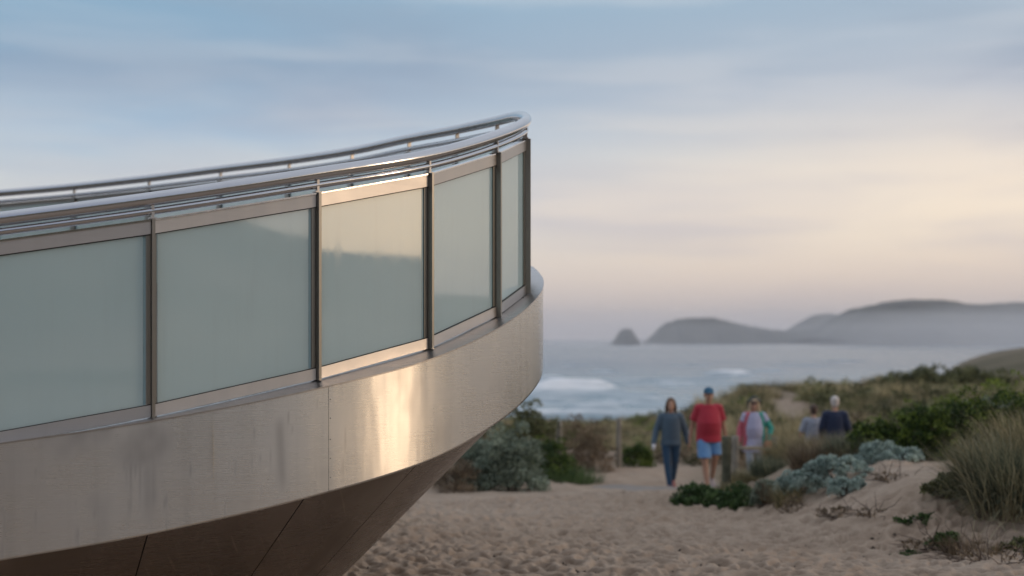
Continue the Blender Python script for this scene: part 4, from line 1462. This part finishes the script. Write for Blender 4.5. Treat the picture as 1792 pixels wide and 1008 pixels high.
class Person:
    """body joints in metres for a 1.75 m figure, facing -Y, scaled at the end"""
    def __init__(s, label, px, d, h, turn, pose, heavy=1.0, skin=SKIN, group=None):
        s.k = h / 1.75
        x = (px - 896) / F * d
        s.root = empty('person', (x, d, ground_z(x, d) + pose.get('lift', 0.0)), R(turn))
        tag(s.root, label, 'person', group)
        s.heavy = heavy
        s.skin = skin
        s.pose = pose
        J = s.J = {}
        lean = pose.get('lean', 0.0)
        J['pel'] = np.array([0, 0, 0.93]); J['neck'] = np.array([0, -lean, 1.475]); J['head'] = np.array([0, -lean - 0.025, 1.635])
        for sd, sg in (('L', 1), ('R', -1)):                 # L is on +X
            hip = np.array([sg * 0.095, 0, 0.90])
            ank = np.array(pose['ank' + sd], float)
            kn = lerp(hip, ank, 0.5) + np.array([sg * 0.01, -pose.get('kb' + sd, 0.03), 0.01])
            sh = np.array([sg * (0.172 + 0.012 * (heavy - 1) * 2), -lean + 0.01, 1.405])
            wr = np.array(pose['wr' + sd], float)
            elb = lerp(sh, wr, 0.52) + np.array(pose.get('eb' + sd, (sg * 0.03, 0.035, 0)), float)
            J['hip' + sd], J['kn' + sd], J['ank' + sd], J['sh' + sd], J['el' + sd], J['wr' + sd] = hip, kn, ank, sh, elb, wr
        s.body()

    def fin(s, o):
        o.data.transform(Matrix.Scale(s.k, 4))
        return o

    def torso(s, mb, rings):
        mb.loft([((0, y, z), a, b) for z, a, b, y in rings], 20)

    def body(s):
        J, hv = s.J, s.heavy
        mb = MB()
        ln = -s.pose.get('lean', 0)
        s.torso(mb, [(.84, .10, .08, 0), (.88, .158, .105, .01), (.95, .168 * hv, .118 * hv, .01), (1.06, .148 * hv, .105 * hv, 0), (1.16, .145 * hv, .108 * hv, ln * .3),
                     (1.28, .163, .115, ln * .6), (1.38, .172, .10, ln * .9), (1.43, .135, .075, ln), (1.465, .07, .06, ln)])
        mb.caps(J['neck'] - [0, -.01, .03], J['head'] + [0, .01, -.06], .054, .05)
        # head
        h = J['head']
        mb.ell(h + [0, .012, .025], (.075, .095, .098), 20)
        mb.ell(h + [0, -.022, -.045], (.058, .07, .072), 16)
        mb.caps(h + [0, -.086, .012], h + [0, -.104, -.022], .008, .015, 8)            # nose
        mb.ell(h + [0, -.075, -.098], (.026, .02, .018), 10)                           # chin
        mb.ell(h + [0, -.083, -.058], (.026, .012, .012), 10)
        for sg in (-1, 1):
            mb.ell(h + [sg * .078, .012, -.005], (.012, .02, .032), 10)                # ears
        for sd, sg in (('L', 1), ('R', -1)):
            mb.caps(J['hip' + sd], J['kn' + sd], .088, .056, 14)
            kn, an = J['kn' + sd], J['ank' + sd]
            calf = lerp(kn, an, .32) + [0, .018, 0]
            mb.caps(kn, calf, .054, .055, 12)
            mb.caps(calf, an, .054, .036, 12)
            # foot: heel, arch, ball, toes
            ft = R(s.pose.get('fp' + sd, 0))
            fd = np.array([sg * .12, -math.cos(ft), -math.sin(ft)]); fd /= np.linalg.norm(fd)
            heel = an + [0, .035, -.045]
            mb.caps(an, heel, .036, .034, 10)
            mb.caps(heel, heel + fd * .17 + [0, 0, -.002], .034, .030, 10)
            mb.caps(heel + fd * .16, heel + fd * .205 + [0, 0, -.008], .028, .022, 10)
            mb.caps(J['sh' + sd], J['el' + sd], .052, .040, 12)
            mb.caps(J['el' + sd], J['wr' + sd], .040, .027, 12)
            # hand: palm, four fingers, thumb
            el, wr = J['el' + sd], J['wr' + sd]
            fa = wr - el; fa /= np.linalg.norm(fa)
            fa = fa + np.array(s.pose.get('hd' + sd, (0, -.15, 0)), float); fa /= np.linalg.norm(fa)
            side = np.cross(fa, [sg * 1.0, 0, 0]); side /= np.linalg.norm(side)        # across the palm (front-back)
            if side[1] > 0:
                side = -side                                                            # thumb side points forward
            inn = np.cross(fa, side); inn /= np.linalg.norm(inn)
            if inn[0] * sg > 0:
                inn = -inn                                                              # palm faces the thigh
            pc = wr + fa * .05
            for q in (-.024, -.008, .008, .024):
                mb.caps(wr + fa * .01 + side * q * .6, wr + fa * .082 + side * q, .014, .0115, 8)
            cur = s.pose.get('curl' + sd, .5)
            for q, L_ in ((.027, .066), (.009, .075), (-.009, .070), (-.027, .055)):
                b0 = wr + fa * .084 + side * q
                d1 = fa + inn * .35 * cur * 2; d1 /= np.linalg.norm(d1)
                d2 = fa + inn * 1.0 * cur * 2; d2 /= np.linalg.norm(d2)
                d3 = fa * .5 + inn * 1.4 * cur * 2; d3 /= np.linalg.norm(d3)
                b1 = b0 + d1 * L_ * .45; b2 = b1 + d2 * L_ * .32; b3 = b2 + d3 * L_ * .25
                mb.caps(b0, b1, .0095, .009, 8); mb.caps(b1, b2, .009, .0082, 8); mb.caps(b2, b3, .0082, .0072, 8)
            t0 = wr + fa * .028 + side * .024
            t1 = t0 + (side * .8 + fa * .7 + inn * .3) * .034
            t2 = t1 + (side * .25 + fa * .9 + inn * .5) * .028
            mb.caps(t0, t1, .0125, .0105, 8); mb.caps(t1, t2, .0105, .0085, 8)
        o = s.fin(mb.fused('body', s.skin, s.root, 0.0078, 3))
        # eyes and mouth
        for sg in (-1, 1):
            m2 = MB(); m2.ell(h + [sg * .031, -.079, .010], (.0125, .007, .0075), 10)
            s.fin(m2.build('eye', EYE, s.root, True))
        m2 = MB(); m2.ell(h + [0, -.0935, -.058], (.022, .005, .0065), 10)
        s.fin(m2.build('mouth', LIP, s.root, True))

    def top(s, mat, hem=.86, sleeve=1.0, flare=0.0, grow=.014, name='shirt', loose=1.0, belly=0.0, sl_r=.0):
        J, hv, g = s.J, s.heavy, grow
        ln = -s.pose.get('lean', 0)
        mb = MB()
        rings = [(hem, (.172 + flare) * hv + g, (.122 + flare) * hv + g, .005)]
        for z, a, b, y in [(.95, .170, .120, .005), (1.06, .158 * loose, .115 * loose + belly * .5, -belly * .4), (1.16, .158 * loose, .116 * loose + belly, ln * .3 - belly * .5),
                           (1.28, .162, .122 + belly * .4, ln * .6 - belly * .2), (1.38, .165, .110, ln * .9), (1.435, .135, .084, ln), (1.475, .078, .066, ln)]:
            if z > hem + .03:
                rings.append((z, a * (hv if z < 1.2 else 1 + (hv - 1) * .4) + g, b * (hv if z < 1.3 else 1) + g, y))
        s.torso(mb, rings)
        for sd in 'LR':
            sh, el, wr = J['sh' + sd], J['el' + sd], J['wr' + sd]
            inner = sh * [.7, 1, 1] + [0, 0, .012]
            mb.caps(inner, sh, .058 + g, .060 + g, 12)
            u = el - sh
            if sleeve <= .6:
                e = sh + u * sleeve * 1.5
                L_ = np.linalg.norm(u); t = u / L_
                a_ = np.cross(t, [0, 1.0, 0]); a_ /= np.linalg.norm(a_); b_ = np.cross(t, a_)
                mb.loft([(sh, .055 + g, .058 + g, a_, b_), (lerp(sh, e, .5), .054 + g + sl_r, .056 + g + sl_r, a_, b_), (e, .056 + g + sl_r, .060 + g + sl_r, a_, b_)], 14)
            else:
                mb.caps(sh, el, .054 + g + sl_r, .044 + g + sl_r, 14)
                w_ = el + (wr - el) * (sleeve - .0) * .96
                mb.caps(el, w_, .044 + g + sl_r, .030 + g + sl_r, 14)
        return s.fin(mb.fused(name, mat, s.root, .0105, 3))

    def trousers(s, mat, length=1.0, grow=.012, name='trousers', wide=0.0):
        J, hv, g = s.J, s.heavy, grow
        mb = MB()
        s.torso(mb, [(.82, .11, .09, 0), (.86, .165 + g, .115 + g, .008), (.92, .170 * hv + g, .122 * hv + g, .008), (.985, .160 * hv + g, .115 * hv + g, .004)])
        for sd in 'LR':
            hip, kn, an = J['hip' + sd], J['kn' + sd], J['ank' + sd]
            if length <= .6:
                e = lerp(hip, kn, length * 1.6)
                mb.loft([(hip + [0, 0, .02], .094 + g, .10 + g), (lerp(hip, e, .5), .092 + g + wide * .5, .094 + g + wide * .5), (e, .086 + g + wide, .092 + g + wide)], 16)
            else:
                mb.caps(hip, kn, .090 + g, .058 + g, 14)
                calf = lerp(kn, an, .32) + [0, .016, 0]
                mb.caps(kn, calf, .056 + g, .056 + g, 12)
                mb.caps(calf, lerp(calf, an, .96), .056 + g, .040 + g, 12)
        return s.fin(mb.fused(name, mat, s.root, .0105, 3))

    def shoes(s, mat, mat_sole=None, name='shoe'):
        J = s.J
        for sd, sg in (('L', 1), ('R', -1)):
            an = J['ank' + sd]
            ft = R(s.pose.get('fp' + sd, 0))
            fd = np.array([sg * .12, -math.cos(ft), -math.sin(ft)]); fd /= np.linalg.norm(fd)
            heel = an + [0, .035, -.048]
            mb = MB()
            mb.caps(an + [0, .012, -.012], heel, .043, .042, 12)
            mb.caps(heel, heel + fd * .17, .041, .038, 12)
            mb.caps(heel + fd * .15, heel + fd * .215 + [0, 0, -.008], .037, .029, 12)
            s.fin(mb.fused(name, mat, s.root, .009, 2))

    def part(s, name, mat, fn, voxel=.009, sm=3):
        mb = MB()
        fn(mb, s.J)
        return s.fin(mb.fused(name, mat, s.root, voxel, sm))


def hair_long(mb, J, back=.0, length=.22, wide=.085):
    h = J['head']
    mb.ell(h + [0, .026, .042], (.092, .100, .100), 20)
    mb.ell(h + [0, .060, -.03], (.090, .062, .11), 16)
    for sg in (-1, 1):
        mb.caps(h + [sg * .070, .010, .05], h + [sg * .088, .012, -.05], .026, .032, 10)
        mb.caps(h + [sg * .088, .012, -.05], h + [sg * wide, -.005, -length], .034, .024, 10)
    mb.caps(h + [0, .08, -.02], h + [0, .075, -length], .055, .045, 12)


def hair_short(mb, J):
    h = J['head']
    mb.ell(h + [0, .032, .046], (.084, .094, .088), 20)
    mb.ell(h + [0, .062, -.02], (.076, .050, .070), 16)


# woman in the grey-blue jumper, striding towards the viewer
p = Person('woman with long auburn hair in grey blue jumper and dark jeans striding down the path', 1174, 26.0, 1.66, -4,
           dict(ankL=(.055, .26, .19), ankR=(-.03, -.22, .095), kbL=.11, kbR=.02, fpL=40, fpR=-10,
                wrL=(.335, .10, .90), wrR=(-.33, -.08, .90), ebL=(.02, .05, 0), ebR=(-.025, .05, 0), curlR=.75))
p.top(cloth('bluegrey_knit', (0.075, 0.12, 0.165)), hem=.86, sleeve=1.0, flare=.012, grow=.018, name='jumper', loose=1.06, sl_r=.006)
p.trousers(cloth('dark_denim', (0.018, 0.06, 0.12)), name='jeans')
p.shoes(cloth('coral_shoe', (0.42, 0.16, 0.13)))
p.part('hair', cloth('auburn_hair', (0.12, 0.065, 0.035), .3, 60), lambda mb, J: hair_long(mb, J, length=.20))
w1 = p

# man in the red t-shirt
p = Person('heavy man in red t-shirt, light blue shorts and blue cap', 1240, 25.4, 1.83, 3,
           dict(ankL=(.12, .30, .20), ankR=(-.06, -.22, .095), kbL=.12, kbR=.02, fpL=40, fpR=-10,
                wrL=(.315, .05, .88), wrR=(-.315, .04, .88), ebL=(.02, .05, 0), ebR=(-.02, .05, 0)), heavy=1.16, skin=SKIN2)
p.top(cloth('red_jersey', (0.42, 0.022, 0.045)), hem=.83, sleeve=.5, flare=.0, grow=.02, name='t_shirt', loose=1.08, belly=.035, sl_r=.004)
p.trousers(cloth('blue_shorts', (0.13, 0.28, 0.52)), length=.52, name='shorts', grow=.016, wide=.016)
p.shoes(cloth('pale_shoe', (0.50, 0.40, 0.38)))
p.part('hair', cloth('brown_hair', (0.05, 0.035, 0.025), .3, 60), lambda mb, J: mb.ell(J['head'] + [0, .035, .0], (.079, .080, .055), 16))


def cap_fn(mb, J):
    h = J['head']
    mb.ell(h + [0, .012, .060], (.088, .106, .080), 20)
    mb.ell(h + [0, -.105, .040], (.066, .062, .010), 16)


p.part('cap', cloth('blue_cap', (0.02, 0.11, 0.20)), cap_fn)

# second pair, behind the fence
p = Person('blonde woman in black hat, sunglasses, lavender dress and sea green jacket behind the fence', 1320, 26.2, 1.64, -6,
           dict(ankL=(.08, .08, .10), ankR=(-.06, -.14, .095), fpL=15, wrL=(.27, -.10, .93), wrR=(-.30, -.04, .90), ebL=(.10, .05, 0), ebR=(-.04, .05, 0), curlL=.8))
p.top(cloth('lavender_cotton', (0.46, 0.46, 0.62)), hem=.70, sleeve=.3, flare=.045, grow=.016, name='dress', loose=1.12, belly=.02)
p.trousers(cloth('pale_jeans', (0.36, 0.40, 0.46)), name='jeans')
p.shoes(cloth('grey_shoe', (0.3, 0.3, 0.3)))


def cardi(mb, J, sides=((1, 'L'),)):
    for sg, sd in sides:
        for z0, z1, xa, xb in ((.80, 1.05, .185, .175), (1.05, 1.25, .175, .165), (1.25, 1.42, .165, .13)):
            for yy, in ((.055,), (.0,), (-.05,)):
                mb.caps((sg * xa * (1.0 if yy >= 0 else .92), yy, z0), (sg * xb * (1.0 if yy >= 0 else .92), yy, z1), .045, .045, 10)
        mb.caps(np.array([sg * .07, -.02, 1.45]), J['sh' + sd] + [0, 0, .01], .045, .068, 12)
        mb.caps(J['sh' + sd], J['el' + sd], .072, .062, 14)
        mb.caps(J['el' + sd], lerp(J['el' + sd], J['wr' + sd], .93), .062, .050, 14)
    x0 = .085 * sides[0][0]
    mb.loft([((x0, .06, .80), .09, .085), ((x0, .06, 1.05), .085, .080), ((x0, .05, 1.3), .09, .085), ((x0, .02, 1.44), .06, .06)], 16)


p.part('jacket', cloth('sea_green_knit', (0.05, 0.32, 0.26)), cardi, .011)
p.part('jacket_side', cloth('pink_knit', (0.55, 0.13, 0.17)), lambda mb, J: cardi(mb, J, ((-1, 'R'),)), .011)
p.part('hair', cloth('blonde_hair', (0.62, 0.48, 0.31), .25, 60), lambda mb, J: hair_long(mb, J, length=.19, wide=.095))


def floppy(mb, J):
    h = J['head']
    mb.ell(h + [0, .045, .085], (.096, .100, .075), 20)
    mb.ell(h + [0, .055, .062], (.150, .150, .020), 24)
    mb.caps(h + [-.115, .05, .05], h + [-.125, .06, -.07], .03, .018, 10)
    mb.caps(h + [.115, .05, .05], h + [.13, .06, .0], .03, .016, 10)


p.part('hat', cloth('black_felt', (0.012, 0.022, 0.015)), floppy, .009)
mb = MB()
for sg in (-1, 1):
    mb.ell(p.J['head'] + [sg * .034, -.090, .012], (.031, .010, .024), 14)
    mb.caps(p.J['head'] + [sg * .062, -.085, .018], p.J['head'] + [sg * .088, .015, .016], .004, .004, 6)
mb.caps(p.J['head'] + [-.01, -.097, .018], p.J['head'] + [.01, -.097, .018], .005, .005, 6)
p.fin(mb.build('sunglasses', mat_simple('black_lens', (0.01, 0.01, 0.012), 0.15, 0.0), p.root, True))
blonde = p

# couple walking away
p = Person('woman with short brown hair in a pale grey top walking away beside the navy shirt', 1424, 27.0, 1.55, 176,
           dict(ankL=(.09, -.12, .095), ankR=(-.08, .14, .12), fpR=20, wrL=(.30, -.06, .90), wrR=(-.30, .04, .90)))
p.top(cloth('grey_top', (0.30, 0.32, 0.38), .3, 30), hem=.84, sleeve=.6, flare=.02, grow=.017, name='top', loose=1.1)
p.trousers(cloth('grey_trousers', (0.16, 0.16, 0.19)))
p.shoes(cloth('tan_shoe', (0.2, 0.14, 0.1)))
p.part('hair', cloth('chestnut_hair', (0.085, 0.05, 0.035), .3, 60), hair_short)
p = Person('white haired man in a navy shirt walking away up the path', 1461, 26.4, 1.70, 172,
           dict(ankL=(.10, .14, .12), ankR=(-.09, -.14, .095), fpL=20, wrL=(.24, -.12, .95), wrR=(-.24, -.12, .95), ebL=(.04, .07, 0), ebR=(-.04, .07, 0)), heavy=1.0)
p.top(cloth('navy_shirt', (0.012, 0.022, 0.060)), hem=.86, sleeve=.96, grow=.02, name='shirt', loose=1.03, sl_r=.003)
p.trousers(cloth('khaki_shorts', (0.22, 0.18, 0.14)), length=.52, name='shorts', wide=.012)
p.shoes(cloth('brown_shoe', (0.1, 0.07, 0.05)))
p.part('hair', cloth('white_hair', (0.62, 0.56, 0.52), .1, 60), hair_short)

# things they carry
def world_of(person, loc):
    rz = person.root.rotation_euler[2]
    v = np.asarray(loc, float) * person.k
    c, s_ = math.cos(rz), math.sin(rz)
    return np.array(person.root.location) + [v[0] * c - v[1] * s_, v[0] * s_ + v[1] * c, v[2]]


q = world_of(w1, w1.J['wrR'] + np.array([-.0, -.055, -.075]))
cup = empty('drink_cup', q - [0, 0, .055])
tag(cup, 'white paper cup carried in the hand of the woman in the grey blue jumper', 'cup')
mb = MB(); mb.loft([((0, 0, 0), .027, .027), ((0, 0, .1), .038, .038)], 18)
mb.build('cup_body', mat_simple('white_paper', (0.75, 0.75, 0.78), 0.6, 0.03), cup, True)
mb = MB(); mb.loft([((0, 0, .101), .041, .041), ((0, 0, .108), .041, .041), ((0, 0, .112), .034, .034)], 18)
mb.build('lid', mat_simple('pale_lid', (0.66, 0.68, 0.76), 0.4, 0.03), cup)
q = world_of(blonde, blonde.J['wrL'] + np.array([.02, -.03, -.10]))
bag = empty('shoulder_bag', q - [0, 0, .16])
tag(bag, 'orange shoulder bag hanging at the side of the blonde woman', 'bag')
mb = MB(); mb.loft([((0, 0, 0), .10, .045), ((0, 0, .03), .125, .055), ((0, 0, .16), .115, .05), ((0, 0, .24), .08, .03)], 20)
mb.fused('bag_body', cloth('orange_canvas', (0.62, 0.20, 0.12)), bag, .008, 3)
mb = MB(); mb.tube([(-.06, 0, .23), (-.05, 0, .33), (0, 0, .36), (.05, 0, .33), (.06, 0, .23)], .008, 8)
mb.build('strap', cloth('strap_canvas', (0.40, 0.14, 0.09)), bag, True)

bush_thing('creeper', 'green and brown creeper patch against the left side of the large tussock', 1662, 14.7, (0.26, 0.2, 0.20), M['olive'], 40, 2200, 0.045, 141, cat='ground plant', stems=8, flat=1.5)
bush_thing('creeper', 'flat straggling creeper on the sand ridge left of the large tussock', 1612, 14.3, (0.30, 0.14, 0.08), M['mat_green'], 24, 800, 0.04, 142, cat='ground plant', stems=6, flat=1.6)
twigs('brown dead root mat running down the sand ridge below the straggling creeper', 1640, 13.6, 34, 0.34, 0.08, 143, leaves=500)
twigs('thin dead stems half way down the sand slope under the hollow', 1530, 15.0, 20, 0.26, 0.07, 144, leaves=200)
grass_thing('grass_tuft', 'brown dry grass between the green creeper and the silver bush', 1362, 18.6, 1300, 0.26, 0.30, M['brown'], 145)

grass_thing('grass_tuft', 'low brown grass fringe spilling down the bank under the large tussock', 1705, 13.3, 900, 0.30, 0.22, M['brown'], 151)
bush_thing('creeper', 'dull olive creeper spilling down the bank at the right edge of the picture', 1785, 13.2, (0.24, 0.16, 0.12), M['olive'], 30, 1300, 0.04, 152, cat='ground plant', stems=6, flat=1.5)
